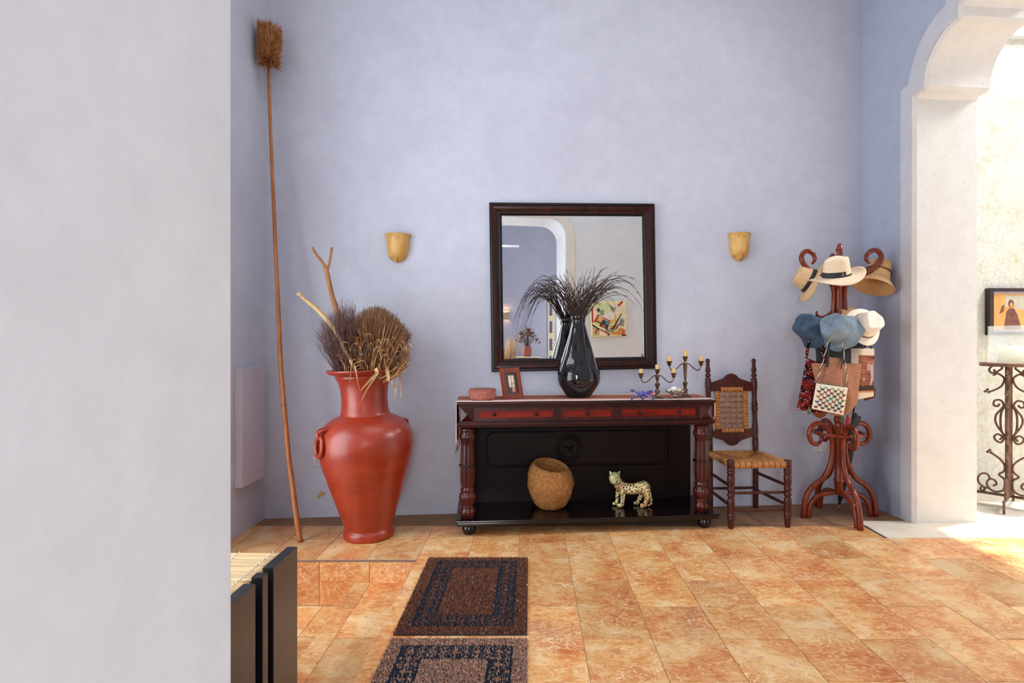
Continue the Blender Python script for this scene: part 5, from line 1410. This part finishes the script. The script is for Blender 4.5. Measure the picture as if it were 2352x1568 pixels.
patch([(1991,836),(1998,833),(2001,842),(1997,852),(1991,850)], 3.972, 0); patch([(2000,838),(2006,835),(2006,870),(2000,885),(1998,884),(2001,866),(1999,850)], 3.985, 1); patch([(1983,868),(1986,868),(1986,875),(1983,875)], 3.965, 1); patch([(1980,876),(1985,876),(1984,888),(1981,888)], 3.965, 2)
simple('print_lilac', lin(206,200,214)); simple('print_skin', lin(206,170,134)); simple('print_taupe', lin(120,96,84))
o = mb.build('print_figures', [MATS['print_skin'], MATS['print_lilac'], MATS['print_taupe']], t)
# small brown pouch peeping out under the tote
ob = P(2002, 905, 4.08); t = thing('brown_pouch', 'small dark brown pouch peeping out under the printed tote', 'bag', ob, group=BG)
pillow([P(1985,920,4.08),P(2010,912,4.08),P(2011,890,4.08),P(1985,892,4.08)], .02, 'bag_body', M_['basket_brown'], t, org=ob, wav=.004)
# crochet bag
ob = P(1918, 740, 3.88); t = thing('crochet_bag', 'large tan crochet shoulder bag with black handles at the front of the coat stand', 'bag', ob, group=BG)
_, sf = pillow([P(1890,957,3.88),P(1966,953,3.88),P(1979,834,3.88),P(1863,834,3.88)], .045, 'bag_body', M_['crochet_tan'], t, 24, 28, roundb=.32, org=ob, wav=.006)
mb = MB(); bl, br, tr, tl = P(1889,890,3.825)-ob, P(1936,896,3.825)-ob, P(1934,823,3.85)-ob, P(1902,819,3.85)-ob
mb.grid(lambda s,q: bl.lerp(br,s).lerp(tl.lerp(tr,s),q) + Vector((0,-.010*math.sin(PI*s),0)), 10, 12); o = mb.build('folded_flap', M_['crochet_tan'], t); so = o.modifiers.new('solid','SOLIDIFY'); so.thickness = .006
for pts in (([1900,842,3.835],[1903,810,3.85],[1908,775,3.87],[1918,740,3.88]), ([1932,846,3.815],[1936,812,3.85],[1930,775,3.87],[1920,740,3.88])):
    mb = MB(); mb.tube(spline([P(*p)-ob for p in pts], 5), .0075, 8, flat=.55); mb.build('handle', M_['leather_black'], t)
# embroidered pouch
ob = P(1906, 790, 3.80); t = thing('embroidered_pouch', 'small cream pouch embroidered with coloured diamonds on a braided cord', 'bag', ob, group=BG)
YE = 3.79
CB = [P(1864,938,YE), P(1937,953,YE), P(1947.5,889,YE), P(1875,879,YE)]
simple('pouch_cream', lin(232,226,208), lin(222,214,192), 60, .85, bump=.3, bscale=260)
_, se = pillow(CB, .014, 'pouch_body', MATS['pouch_cream'], t, 18, 18, org=ob, bulge=.35)
cols = {'red': (190,40,40), 'orange': (222,92,44), 'teal': (60,170,170), 'navy': (36,44,80), 'wine': (96,24,44), 'green': (120,140,40), 'pink': (206,80,120), 'blue': (36,88,150), 'black': (30,36,40), 'ochre': (190,120,40), 'thread': (52,84,66)}
order = list(cols)
for c in order: simple('yarn_'+c, lin(*cols[c]), None, 60, .8)
front = se(1) if (se(1)(.5,.5).y < se(-1)(.5,.5).y) else se(-1)
def eo(s, q): return front(s, q) + Vector((0,-.0016,0))
mb = MB(); N1 = 5.0
def clipline(s0, q0, s1, q1): 
    pts = [];  n = 10
    for i in range(n+1):
        k = i/n; s_, q_ = s0+(s1-s0)*k, q0+(q1-q0)*k
        if .03 < s_ < .97 and .04 < q_ < .95: pts.append(eo(s_, q_))
    if len(pts) > 1: mb.tube(pts, .0015, 4, mi=order.index('thread'), cap=False)
for i in range(-5, 11):
    o_ = i/N1; clipline(o_, 0, o_+1.0, 1.0); clipline(o_, 0, o_-1.0, 1.0)
ry = random.Random(6); pal = ['red','wine','orange','navy','red','teal','black','wine','green','blue','pink','orange','wine','ochre']
for i in range(0, 6):
    for j in range(0, 11):
        s0 = (i + (.5 if j % 2 else 0))/N1; q0 = j/(2*N1)
        if not (.07 < s0 < .93 and .08 < q0 < .90): continue
        mi = order.index(ry.choice(pal)); w, hgt = .066, .066; th_ = .044
        A_, B_, C_ = (s0-w, q0+.012), (s0, q0-hgt+.012), (s0+w, q0+.012)
        mb.add([eo(*A_), eo(*B_), eo(s0, B_[1]+th_*1.6), eo(A_[0]+th_*.55, A_[1]+th_*.55)], [(0,1,2,3)], mi); mb.add([eo(*B_), eo(*C_), eo(C_[0]-th_*.55, C_[1]+th_*.55), eo(s0, B_[1]+th_*1.6)], [(0,1,2,3)], mi)
o = mb.build('embroidery', [MATS['yarn_'+c] for c in order], t); o['kind'] = 'stuff'
mb = MB(); mb.tube([front(s/10,.985)+Vector((0,0,.003)) for s in range(11)], .0022, 6); mb.build('zip', MATS['yarn_thread'], t)
for pts in (([1875,879,YE],[1887,840,3.79],[1897,805,3.80],[1908,770,3.82]), ([1947,888,YE],[1943,850,3.79],[1938,810,3.80],[1933,775,3.83])):
    c = spline([P(*p)-ob for p in pts], 10)
    mb = MB()
    for ph, mi in ((0,0),(PI,1)): mb.tube([p + Vector((.0022*math.cos(i*.9+ph), .0022*math.sin(i*.9+ph), 0)) for i, p in enumerate(c)], .0022, 6, mi=mi)
    mb.build('braided_cord', [MATS['pouch_cream'], MATS['yarn_black']], t)
simple('tassel_green', lin(96,128,92), lin(70,98,70), 60, .9)
for u, v in ((1858,935),(1934,953)):
    mb = MB(); p = P(u,v,YE-.008)-ob
    for k in range(26):
        a = 2*PI*k/26; r = .010*math.sqrt(ry.random()+.1); mb.tube([p, p+Vector((r*.8*math.cos(a), r*.8*math.sin(a), -.018)), p+Vector((r*math.cos(a), r*math.sin(a), -.048))], .0016, 4, cap=False)
    o = mb.build('tassel', MATS['tassel_green'], t)
# umbrella
ob = Vector((2.375, 4.27, 0)); t = thing('black_umbrella', 'folded black umbrella with a red lining standing in the coat stand', 'umbrella', ob)
top = P(1958, 960, 4.08) - ob; ax = top.normalized(); mbm = basis(ax).to_4x4(); L = top.length
simple('umbrella_black', lin(20,22,28), lin(30,32,40), 20, .6); simple('umbrella_red', lin(176,28,32), lin(146,20,24), 20, .7)
mb = MB(); mb.lathe([(.004,.0),(.0045,.05),(.008,.062),(.016,.10),(.026,.25),(.036,.45),(.040,L*.80),(.030,L*.86),(.008,L*.88)], 40, lambda a,i,r,z: 1+.20*math.cos(8*a+z*3)*min(1,max(0,(z-.07)/.12)), M=mbm); mb.build('canopy', MATS['umbrella_black'], t)
mb = MB(); mb.lathe([(.0035,.0),(.0045,.006),(.0045,.06)], 12, M=mbm); mb.build('ferrule', M_['silver'], t)
for k, (du, dv, c) in enumerate(((1971,953,'umbrella_black'),(1950,957,'umbrella_red'))):
    Yk = 4.06 if c.endswith('black') else 4.02
    a, b, cc = P(1934 if k else 1943,996,Yk)-ob, P(1944 if k else 1960,998,Yk)-ob, P(du, dv, Yk)-ob
    mb = MB(); mb.grid(lambda s,q: a.lerp(b,s).lerp(cc + (b-a)*(s-.5)*.9 + Vector((0,0,-.03*(s-.5))), q) + Vector((0,-.012*math.sin(PI*s)*(1-q*.5),.006*math.sin(9*s))), 8, 8); o = mb.build('canopy_flap', MATS[c], t); so = o.modifiers.new('solid','SOLIDIFY'); so.thickness = .002
mb = MB(); mb.tube([mbm @ Vector((0,0,L*.8)), mbm @ Vector((0,0,L+.10))], .006, 8); mb.build('shaft', M_['black_metal'], t)

# ------------------------------------------------------------------ door mats
def doormat(name, label, x0, x1, y0, y1, cols, seed, lint):
    t = thing(name, label, 'doormat', ((x0+x1)/2, (y0+y1)/2, 0.0012), group='patterned door mats')
    w, h = x1-x0, y1-y0
    mb = MB(); mb.cbox(-w/2, w/2, -h/2, h/2, 0, .006, .002); mb.build('backing', M_['bench_black'], t)
    res = .0025; cells = {}
    def plot(x, y, r=.0035):
        k = int(r/res)+1; ci, cj = int(x/res), int(y/res)
        for i in range(ci-k, ci+k+1):
            for j in range(cj-k, cj+k+1):
                if (i*res-x)**2+(j*res-y)**2 < r*r: cells[(i,j)] = 1
    m0, m1 = .068, .158
    for m in (m0, m1):
        X, Y = w/2-m, h/2-m
        for k in range(int(2*X/res)): plot(-X+k*res, Y, .005); plot(-X+k*res, -Y, .005)
        for k in range(int(2*Y/res)): plot(X, -Y+k*res, .005); plot(-X, -Y+k*res, .005)
    def spiral(cx, cy, r, a0, sgn):
        for k in range(90):
            q = k/89; a = a0 + sgn*q*3.6*PI/2*1.6; rr = r*(1-.72*q); plot(cx+rr*math.cos(a), cy+rr*math.sin(a), .0032)
    bw = m1-m0; rs = bw*.23
    def run(length, place):
        n = max(2, round(length/.098)); st = length/n
        for k in range(n):
            c = -length/2 + (k+.5)*st
            for side in (-1,1):
                for s2 in (-1,1): spiral(*place(c + s2*st*.25, side*bw*.24), rs, (PI/2 if s2 > 0 else -PI/2) + (0 if side > 0 else PI), s2*side)
    mid = (m0+m1)/2
    run(w-2*m0, lambda a,b: (a, h/2-mid+b)); run(w-2*m0, lambda a,b: (a, -h/2+mid-b))
    run(h-2*m1, lambda a,b: (w/2-mid+b, a)); run(h-2*m1, lambda a,b: (-w/2+mid-b, a))
    rd = random.Random(seed); sp = .0047; v = []; f = []; mi = []
    nx, ny = int(w/sp), int(h/sp)
    for i in range(nx):
        for j in range(ny):
            x = -w/2+(i+.5)*sp+rd.uniform(-.002,.002); y = -h/2+(j+.5)*sp+rd.uniform(-.002,.002)
            navy = (int(x/res), int(y/res)) in cells or (round(x/res), round(y/res)) in cells
            a = rd.uniform(0,PI); c, s = math.cos(a)*.0030, math.sin(a)*.0030; hh = rd.uniform(.010,.0145); o = len(v)
            lx, ly = rd.uniform(-.004,.004), rd.uniform(-.004,.004)
            v += [(x-c,y-s,.004),(x+c,y+s,.004),(x+lx+c*.5,y+ly+s*.5,hh),(x+lx-c*.5,y+ly-s*.5,hh)]; f.append((o,o+1,o+2,o+3))
            mi.append(2 if navy else (3 if rd.random() < lint else (0 if rd.random() < .55 else 1)))
    me = bpy.data.meshes.new('pile'); me.from_pydata(v, [], f)
    for c in cols: me.materials.append(c)
    me.polygons.foreach_set('material_index', mi); me.update()
    o = bpy.data.objects.new('pile', me); COL.objects.link(o); o.parent = t; o['kind'] = 'stuff'
for nm, c in (('pile_dark', (142,96,76)), ('pile_dark2', (108,70,56)), ('pile_navy', (52,63,80)), ('pile_lint', (196,186,180)), ('pile_pink', (200,162,142)), ('pile_pink2', (170,128,110))): simple(nm, lin(*c), None, 40, .95, spec=.05)
doormat('doormat', 'dark brown doormat with a navy scroll border, farther from the camera', -.603, -.012, 2.452, 3.318, [MATS['pile_dark'], MATS['pile_dark2'], MATS['pile_navy'], MATS['pile_lint']], 1, .006)
doormat('doormat', 'lighter pinkish brown doormat with a navy scroll border, nearest the camera', -.603, -.010, 1.545, 2.416, [MATS['pile_pink'], MATS['pile_pink2'], MATS['pile_navy'], MATS['pile_lint']], 2, .001)

# ------------------------------------------------------------------ low bench with reed top, in the stair well
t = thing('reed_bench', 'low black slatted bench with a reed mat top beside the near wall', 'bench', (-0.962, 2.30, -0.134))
def bench():
    zt = .4515+.134
    for a, b in ((2.082,2.297), (1.998,2.039), (1.58,1.946)):
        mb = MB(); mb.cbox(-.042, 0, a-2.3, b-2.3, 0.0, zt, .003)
        o = mb.build('side_board', [M_['bench_black'], M_['bench_floor_reflection']], t)
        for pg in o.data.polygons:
            if pg.normal.x > .9: pg.material_index = 1  # right faces carry the painted floor reflection
    mb = MB(); mb.box(-.72, -.095, -.74, -.005, -.140, zt-.045); mb.box(-.095, -.043, -.74, -.005, 0.0, zt-.045); mb.build('carcass', M_['bench_black'], t)
    rb = random.Random(17); y = -.012; k = 0
    while y > -.72:
        r = rb.uniform(.0075,.0105); pts = [(-.72,y,zt-.034+rb.uniform(0,.002)),(-.5,y+rb.uniform(-.003,.003),zt-.034),(-.25,y+rb.uniform(-.003,.003),zt-.034+rb.uniform(0,.003)),(-.047-rb.uniform(0,.012),y+rb.uniform(-.003,.003),zt-.034)]
        sp_ = spline(pts, 5); n = len(sp_); node = rb.randint(2, n-3)
        mb = MB(); mb.tube(sp_, [r*(1.18 if i == node else 1) for i in range(n)], 8); mb.build('reed', M_['reed'], t)
        y -= 2*r + .001
    for x in (-.10, -.24, -.38, -.52, -.66):
        mb = MB(); mb.tube([(x+.004*math.sin(i*2.1), -.005-i*.0095, zt-.0235+.004*math.cos(i*PI)) for i in range(80)], .0016, 5); mb.build('binding_thread', M_['white_thread'], t)
bench()

# ------------------------------------------------------------------ patio: picture, candle stand
PW = MP
def patio_pt(u, v, d=0.0):
    n = (MP.to_3x3() @ Vector((0,1,0))); c = n.dot(MP.translation) - d
    k = c/(n.x*(u-CX)/F + n.y); return Vector(((u-CX)/F*k, k, CAMZ-(v-CY)/F*k))
a = patio_pt(2273, 663, .05)
t = thing('framed_painting', 'dark framed painting with an orange ground on the sunlit patio wall', 'painting', patio_pt(2262, 716, .0), TH*0.4)
w, hh = .62, .40
mb = MB()
for b in ((0,.035,-.05,0,-hh/2,hh/2),(w-.035,w,-.05,0,-hh/2,hh/2),(.035,w-.035,-.05,0,hh/2-.028,hh/2),(.035,w-.035,-.05,0,-hh/2,-hh/2+.028)): mb.cbox(*b, .002)
wood('dark_frame', lin(64,44,38), lin(48,32,28), .45, axis='z', coat=.0); mb.build('frame', MATS['dark_frame'], t)
mb = MB(); mb.box(.035, w-.035, -.028, -.004, -hh/2+.028, hh/2-.028); simple('mount_lilac', lin(198,184,204)); mb.build('mount', MATS['mount_lilac'], t)
mb = MB(); simple('paint_orange', lin(232,174,96), lin(214,150,84), 9, .6); simple('paint_brown', lin(136,82,62), lin(104,58,46), 30, .6); simple('paint_grey', lin(186,176,160), lin(206,196,170), 20, .6)
def pr_(poly, y, mi): mb.add([(x,y,z) for x, z in poly], [list(range(len(poly)))], mi)
pr_([(.055,-hh/2+.046),(w-.055,-hh/2+.046),(w-.055,hh/2-.046),(.055,hh/2-.046)], -.0290, 0)
pr_([(.15,.04),(.26,.06),(.27,.13),(.16,.14)], -.0293, 2); pr_([(.24,.02),(.34,.02),(.34,.14),(.25,.14)], -.0294, 2)
def ell(cx, cz, rx, rz, y, mi, n=18): pr_([(cx+rx*math.cos(2*PI*k/n), cz+rz*math.sin(2*PI*k/n)) for k in range(n)], y, mi)
ell(.205,.070,.026,.034,-.0297,1); ell(.208,.060,.012,.020,-.0299,0); pr_([(.14,-.15),(.165,.0),(.19,.03),(.23,.03),(.26,-.02),(.30,-.15)], -.0296, 1); pr_([(.10,-.02),(.14,.0),(.15,.06),(.125,.05)], -.0296, 1)
mb.build('picture', [MATS['paint_orange'], MATS['paint_brown'], MATS['paint_grey']], t)

KO = Vector(((2317-CX)*4.36/F, 4.36, 0.0))
t = thing('iron_candle_stand', 'tall wrought iron candle stand with scrolls on the sunlit patio floor', 'candle stand', KO, math.radians(0))
def iron():
    I = M_['iron']; Hs = 1.135
    mb = MB(); mb.box(-.017,.017,-.017,.017,.085,Hs-.03); mb.build('post', I, t, bevel=.002)
    for k in range(2):
        a = math.radians(43+90*k); mb = MB(); d = Vector((math.cos(a), math.sin(a), 0))
        n_ = Vector((-d.y, d.x, 0))
        for s in (-1,1):
            mb.tube([d*s*.255, d*s*.255+Vector((0,0,.085)), ], .011, 4); mb.tube([d*s*.262+Vector((0,0,.085)), d*s*.001+Vector((0,0,.085))], .011, 4)
        mb.build('foot_bar', I, t)
    def arc(c, r0, r1, a0, a1, n=16): return [(c[0]+(r0+(r1-r0)*i/n)*math.cos(math.radians(a0+(a1-a0)*i/n)), c[1]+(r0+(r1-r0)*i/n)*math.sin(math.radians(a0+(a1-a0)*i/n))) for i in range(n+1)]
    # (r, z) outlines of one side
    low = [(.020,.36),(.045,.33),(.030,.30),(.020,.26)] 
    S = []
    S.append(spline([Vector((p[0],p[1],0)) for p in [(.115,.415),(.085,.395),(.055,.37),(.03,.335),(.024,.30),(.034,.27),(.06,.245),(.03,.215),(.022,.175),(.035,.125),(.08,.105),(.12,.125),(.135,.165),(.115,.2),(.085,.195),(.075,.165),(.095,.15)]], 4))
    S.append(spline([Vector((p[0],p[1],0)) for p in [(.12,.125),(.155,.13),(.185,.16),(.19,.20),(.165,.235),(.13,.235),(.115,.2)]], 4))
    S.append(spline([Vector((p[0],p[1],0)) for p in [(.16,.135),(.175,.115),(.165,.098),(.148,.105),(.15,.122)]], 4))
    mid = [(.055,.52),(.04,.545),(.065,.565),(.088,.545),(.08,.515),(.05,.5),(.03,.53),(.035,.57),(.065,.62),(.082,.67),(.075,.72),(.045,.765),(.03,.80),(.05,.835),(.085,.83),(.092,.795),(.07,.785),(.055,.805)]
    S.append(spline([Vector((p[0],p[1],0)) for p in mid], 4))
    S.append(spline([Vector((p[0],p[1],0)) for p in [(.02,.54),(.045,.60),(.05,.67),(.045,.74),(.02,.80)]], 4))
    up = [(.13,.905),(.09,.925),(.05,.955),(.03,.995),(.03,1.03),(.065,1.06),(.095,1.045),(.06,1.085),(.04,1.105),(.055,1.13),(.10,1.12),(.12,1.09),(.105,1.065),(.085,1.075),(.09,1.095)]
    S.append(spline([Vector((p[0],p[1]*.985,0)) for p in up], 4))
    for ang in (43, 133, 223, 313):
        a = math.radians(ang); c, s = math.cos(a), math.sin(a)
        for q in S:
            mb = MB(); mb.tube([(p.x*c, p.x*s, p.y) for p in q],   .0105, 6, flat=.75, up=(-s, c, 0)); mb.build('scroll', I, t)
        for r, z in ((.115,.418),(.13,.902)):
            mb = MB()
            for dr, dz in ((.0,.013),(-.008,-.008),(.014,-.003)): mb.sphere(((r+dr)*c, (r+dr)*s, (z+dz)), .011, 10, 6)
            mb.build('leaf_finial', I, t)
    mb = MB(); mb.lathe([(.165,Hs-.030),(.178,Hs-.030),(.182,Hs-.026),(.182,Hs-.002),(.178,Hs),(.174,Hs),(.174,Hs-.018),(.0,Hs-.018)], 56); mb.build('plate', I, t)
    return Hs-.018
zp = iron()
c0 = KO + Vector((.012,0,zp))
t = thing('hurricane_glass', 'clear glass hurricane cylinder on the iron candle stand', 'candle holder', c0)
mb = MB(); mb.lathe([(.136,.001),(.138,.002),(.138,.302),(.136,.305),(.133,.302),(.133,.008),(.0,.006)], 56); mb.build('glass', M_['clear_glass'], t)
t = thing('pillar_candle', 'thick white pillar candle inside the hurricane glass', 'candle', c0+Vector((-.004,0,.0085)))
mb = MB(); mb.lathe([(.074,0),(.076,.003),(.076,.138),(.073,.141),(.060,.138),(.0,.134)], 40); mb.build('wax', M_['candle_white'], t)
mb = MB(); mb.tube([(0,0,.13),(.001,0,.15),(.003,0,.156)], .0016, 5); mb.build('wick', M_['wick'], t)

# ------------------------------------------------------------------ what the mirror shows behind the camera
a, b = mirror_pt(1360, 690, 1.04), mirror_pt(1440, 772, 1.04)
cw = abs(a.x-b.x); ch = abs(a.z-b.z); xc, zc = (a.x+b.x)/2, (a.z+b.z)/2
t = thing('abstract_canvas', 'unframed canvas painted with coloured geometric shapes, seen in the mirror', 'painting', (xc, 1.0, zc)); t.rotation_euler = (0, -0.03, 0)
simple('canvas_pale', lin(238,226,184), lin(228,222,160), 6, .7)
mb = MB(); mb.cbox(-cw/2, cw/2, .002, .042, -ch/2, ch/2, .002); cv_ = mb.build('canvas', MATS['canvas_pale'], t)
pc = {'cream': (240,226,190), 'red': (186,30,44), 'black': (28,26,28), 'dgreen': (40,62,60), 'teal': (96,150,156), 'vermil': (236,84,56), 'orange': (222,140,70), 'yellow': (226,184,104), 'grey': (150,148,136), 'lime': (222,228,176), 'sand': (200,176,128), 'white': (232,230,226), 'rust': (176,88,40)}
po = list(pc)
for c in po: simple('canvas_'+c, lin(*pc[c]), None, 20, .7)
mb = MB()
shapes = [('lime',[(.03,.2),(.3,.03),(.62,.1),(.55,.3),(.2,.45),(.05,.5)]),('cream',[(.04,.2),(.12,.18),(.22,.42),(.05,.62)]),('yellow',[(.05,.55),(.3,.42),(.62,.55),(.7,.35),(.72,.6),(.3,.75)]),('white',[(.3,.42),(.62,.28),(.66,.42),(.45,.6)]),('cream',[(.62,.1),(.97,.12),(.97,.6),(.8,.75),(.7,.3)]),('grey',[(.52,.12),(.72,.2),(.66,.34),(.58,.26)]),('sand',[(.03,.72),(.25,.82),(.22,.97),(.03,.97)]),('cream',[(.22,.82),(.55,.97),(.22,.97)]),('orange',[(.62,.97),(.82,.75),(.97,.82),(.97,.98)]),('rust',[(.86,.98),(.9,.8),(.94,.98)]),('yellow',[(.45,.97),(.62,.83),(.75,.97)]),('orange',[(.52,.7),(.8,.66),(.74,.78),(.58,.82)]),('grey',[(.84,.5),(.96,.54),(.92,.74),(.8,.7)]),
 ('red',[(.01,.16),(.05,.16),(.05,.6),(.01,.6)]),('red',[(.06,.58),(.2,.36),(.24,.4),(.1,.6)]),('red',[(.34,.46),(.55,.56),(.54,.59),(.34,.49)]),('red',[(.76,.12),(.9,.0),(.93,.04),(.8,.16)]),('red',[(.08,.9),(.17,.74),(.2,.76),(.12,.92)]),('red',[(.25,.78),(.52,.95),(.5,.97),(.25,.82)]),('black',[(.02,.64),(.24,.79),(.22,.82),(.02,.69)]),('black',[(.14,.54),(.28,.62),(.27,.64),(.14,.57)]),('dgreen',[(.33,.52),(.52,.6),(.46,.8),(.22,.7)]),('teal',[(.4,.58),(.5,.62),(.48,.68),(.4,.65)]),('vermil',[(.3,.66),(.4,.69),(.38,.75),(.29,.71)]),('black',[(.52,.76),(.64,.82),(.62,.84),(.5,.78)]),('black',[(.56,.82),(.82,.42),(.835,.43),(.575,.84)]),('dgreen',[(.60,.80),(.86,.36),(.88,.37),(.63,.82)]),('black',[(.66,.84),(.86,.55),(.87,.56),(.68,.85)]),('dgreen',[(.16,.24),(.22,.18),(.26,.26),(.2,.32)]),('grey',[(.24,.28),(.36,.24),(.36,.38),(.28,.42)]),('black',[(.4,.78),(.62,.88),(.61,.9),(.39,.8)]),('vermil',[(.63,.88),(.72,.92),(.7,.95),(.62,.91)]),('grey',[(.4,.82),(.52,.88),(.5,.93),(.38,.87)]),('black',[(.44,.97),(.5,.93),(.52,.95),(.47,.99)]),('black',[(.86,.97),(1,.97),(1,1),(.86,1)])]
for k, (c, poly) in enumerate(shapes):                   # mirror reverses left and right: image x runs with world -x or +x as seen there
    vs = [( (x-.5)*cw, .0425+.00012*k, (.5-y)*ch) for x, y in poly]
    mb.add(vs, [list(range(len(vs)))], po.index(c))
mb.build('painted_shapes', [MATS['canvas_'+c] for c in po], cv_)
# lit wall lamp of the camera's room
p = mirror_pt(1161, 722, -2.6); t = thing('lit_wall_lamp', 'lit clay wall lamp with cut-out rim, seen in the mirror', 'wall lamp', (p.x, -2.6, p.z))
simple('lamp_clay', lin(178,158,144), lin(160,140,128), 20, .8)
s_ = 9.0/F*1.2
mb = MB(); 
def ls(s, q): 
    a = PI*s; z = -.10 + .2*q; r = .085 + .012*q
    return (r*math.cos(a), r*math.sin(a)+.001, z)
for j in range(12):                                      # rim of separate teeth lets the light through
    s0, s1 = j/12, (j+.55)/12
    mb.add([ls(s0,.72),ls(s1,.72),ls((s0+s1)/2+.01,.94),ls((s0+s1)/2-.01,.94)], [(0,1,2,3)])
mb.grid(lambda s,q: ls(s,q*.72), 24, 6); mb.grid(lambda s,q: ls(s,.94+q*.06), 24, 2)
o = mb.build('shade', MATS['lamp_clay'], t); so = o.modifiers.new('solid','SOLIDIFY'); so.thickness = .006
m = NT('bulb_glow'); m.out(lin(255,220,170), .5); m.b.inputs['Emission Color'].default_value = lin(255,206,140); m.b.inputs['Emission Strength'].default_value = 60
mb = MB(); mb.sphere((0,.045,.02), .028, 14, 10, (1,1,1.3)); mb.build('bulb', m.mat, t)
# low table with pot of dried flowers
p = mirror_pt(1212, 819, -2.15); t = thing('side_table', 'small dark table with a pale top, seen at the bottom of the mirror', 'table', (p.x, -2.2, 0))
zt = p.z
mb = MB(); mb.cbox(-.24,.24,-.20,.20,zt-.022,zt,.003); mb.build('table_top', M_['canvas_cream'], t)
mb = MB(); mb.box(-.20,.20,-.17,.17,zt-.10,zt-.022); mb.build('apron', M_['mahogany_dark'], t)
for sx in (-1,1):
    for sy in (-1,1): mb = MB(); mb.lathe([(.016,0),(.022,.3),(.022,zt-.06)], 12, M=Matrix.Translation(Vector((sx*.17,sy*.14,0)))); mb.build('leg', M_['mahogany_dark'], t)
t = thing('clay_pot', 'small pinkish clay pot on the side table, seen in the mirror', 'pot', (p.x, -2.2, zt+.0005))
mb = MB(); mb.lathe([(.07,0),(.075,.01),(.09,.08),(.092,.13),(.08,.18),(.062,.21),(.055,.20),(.07,.12),(.0,.05)], 32, lambda a,i,r,z: 1+.015*math.cos(3*a)); mb.build('pot', M_['clay_pink'], t)
t = thing('dried_bouquet', 'bushy dried flower bouquet in the clay pot, seen in the mirror', 'dried flowers', (p.x, -2.2, zt+.2))
rb = random.Random(31); mb = MB(); mb2 = MB()
for k in range(70):
    a = rb.uniform(0,2*PI); e = rb.uniform(.1,1); r = .24*e; z = .30*(1-.75*e*e)+rb.uniform(-.05,.05)
    tip = Vector((r*math.cos(a), r*math.sin(a), z)); mb.tube([(0,0,-.12),(tip.x*.4,tip.y*.4,z*.5+.03),tip], [.002,.0018,.001], 4)
    for q in range(5): mb2.sphere(tip+Vector((rb.gauss(0,.016),rb.gauss(0,.016),rb.gauss(0,.016))), rb.uniform(.006,.014), 6, 4, mi=int(rb.random() < .4))
mb.build('stalks', M_['grass_dark'], t)
simple('flower_wine', lin(96,48,42), lin(66,32,30), 30, .9)
o = mb2.build('flower_heads', [MATS['flower_wine'], M_['palm_brown']], t); o['kind'] = 'stuff'
# hanging textile strip
a, b = mirror_pt(1259, 690, -2.58), mirror_pt(1275, 850, -2.58)
t = thing('wall_hanging', 'narrow cream wall hanging with blue shapes, seen in the mirror', 'textile', ((a.x+b.x)/2, -2.58, b.z)); wd = abs(a.x-b.x); hh = a.z-b.z
mb = MB(); mb.cbox(-wd/2, wd/2, -.012, 0, 0, hh, .002); o = mb.build('cloth', M_['canvas_cream'], t)
simple('cloth_blue', lin(92,104,146), lin(78,88,128), 20, .9); mb = MB(); n = 4
for k in range(n):
    z0 = hh*k/n+.05; z1 = hh*(k+1)/n-.06; pl = [(-wd*.26,z0),(wd*.1,z0)]
    m_ = 4
    for i in range(m_): pl += [(wd*.22, z0+(z1-z0)*(i+.3)/m_), (wd*.05, z0+(z1-z0)*(i+.8)/m_)]
    pl += [(wd*.1,z1),(-wd*.26,z1)]
    mb.add([(x,.0007,z) for x, z in pl], [list(range(len(pl)))])
mb.build('blue_figures', MATS['cloth_blue'], o)
# amber jar with straw in the corner
p = mirror_pt(1160, 800, -2.0)
t = thing('amber_jar', 'amber ceramic jar at the lower left edge of the mirror', 'jar', (p.x-.10, -2.05, 0))
simple('amber_glaze', lin(198,128,60), lin(170,98,44), 10, .35)
mb = MB(); mb.lathe([(.10,0),(.12,.02),(.16,.3),(.19,.6),(.18,.85),(.12,1.0),(.09,1.08),(.11,1.14),(.10,1.15),(.08,1.1),(.0,1.0)], 40); mb.build('body', MATS['amber_glaze'], t)
t = thing('straw_sheaf', 'sheaf of pale straw standing beside the amber jar, seen in the mirror', 'dried plant', (p.x+.12, -2.1, 0))
mb = MB()
for k in range(120):
    a = rb.uniform(0,2*PI); r = rb.uniform(0,.05); e = rb.uniform(.6,1.6); mb.tube([(r*math.cos(a),r*math.sin(a),0),(r*1.3*math.cos(a),r*1.3*math.sin(a),.7),(r*e*2.0*math.cos(a),r*e*2.0*math.sin(a),1.25+rb.uniform(-.1,.15))], [.004,.004,.002], 4)
o = mb.build('straws', M_['palm_straw'], t); o['kind'] = 'stuff'
# ceiling fan whose blade tip shows in the mirror
p = mirror_pt(1192, 564, -0.9); p0 = mirror_pt(1140, 559, -0.9)
t = thing('ceiling_fan', 'white ceiling fan whose blade end shows in the mirror', 'fan', (p.x-.62, -0.9, p.z))
simple('fan_white', lin(232,232,236), None, 10, .4)
mb = MB(); mb.lathe([(.0,-.07),(.06,-.065),(.09,-.03),(.09,.03),(.05,.06),(.02,.07),(.018,H-p.z-.03),(.06,H-p.z-.02),(.06,H-p.z)], 28); mb.build('motor', MATS['fan_white'], t)
for k in range(3):
    a = math.radians(3+120*k); Mk = Matrix.Rotation(a, 4, 'Z') @ Matrix.Rotation(math.radians(8), 4, 'X'); mb = MB(); mb.cbox(.08,.62,-.06,.06,-.008,.0,.003); mb.v = [tuple(Mk @ Vector(q)) for q in mb.v]; mb.build('blade', MATS['fan_white'], t)
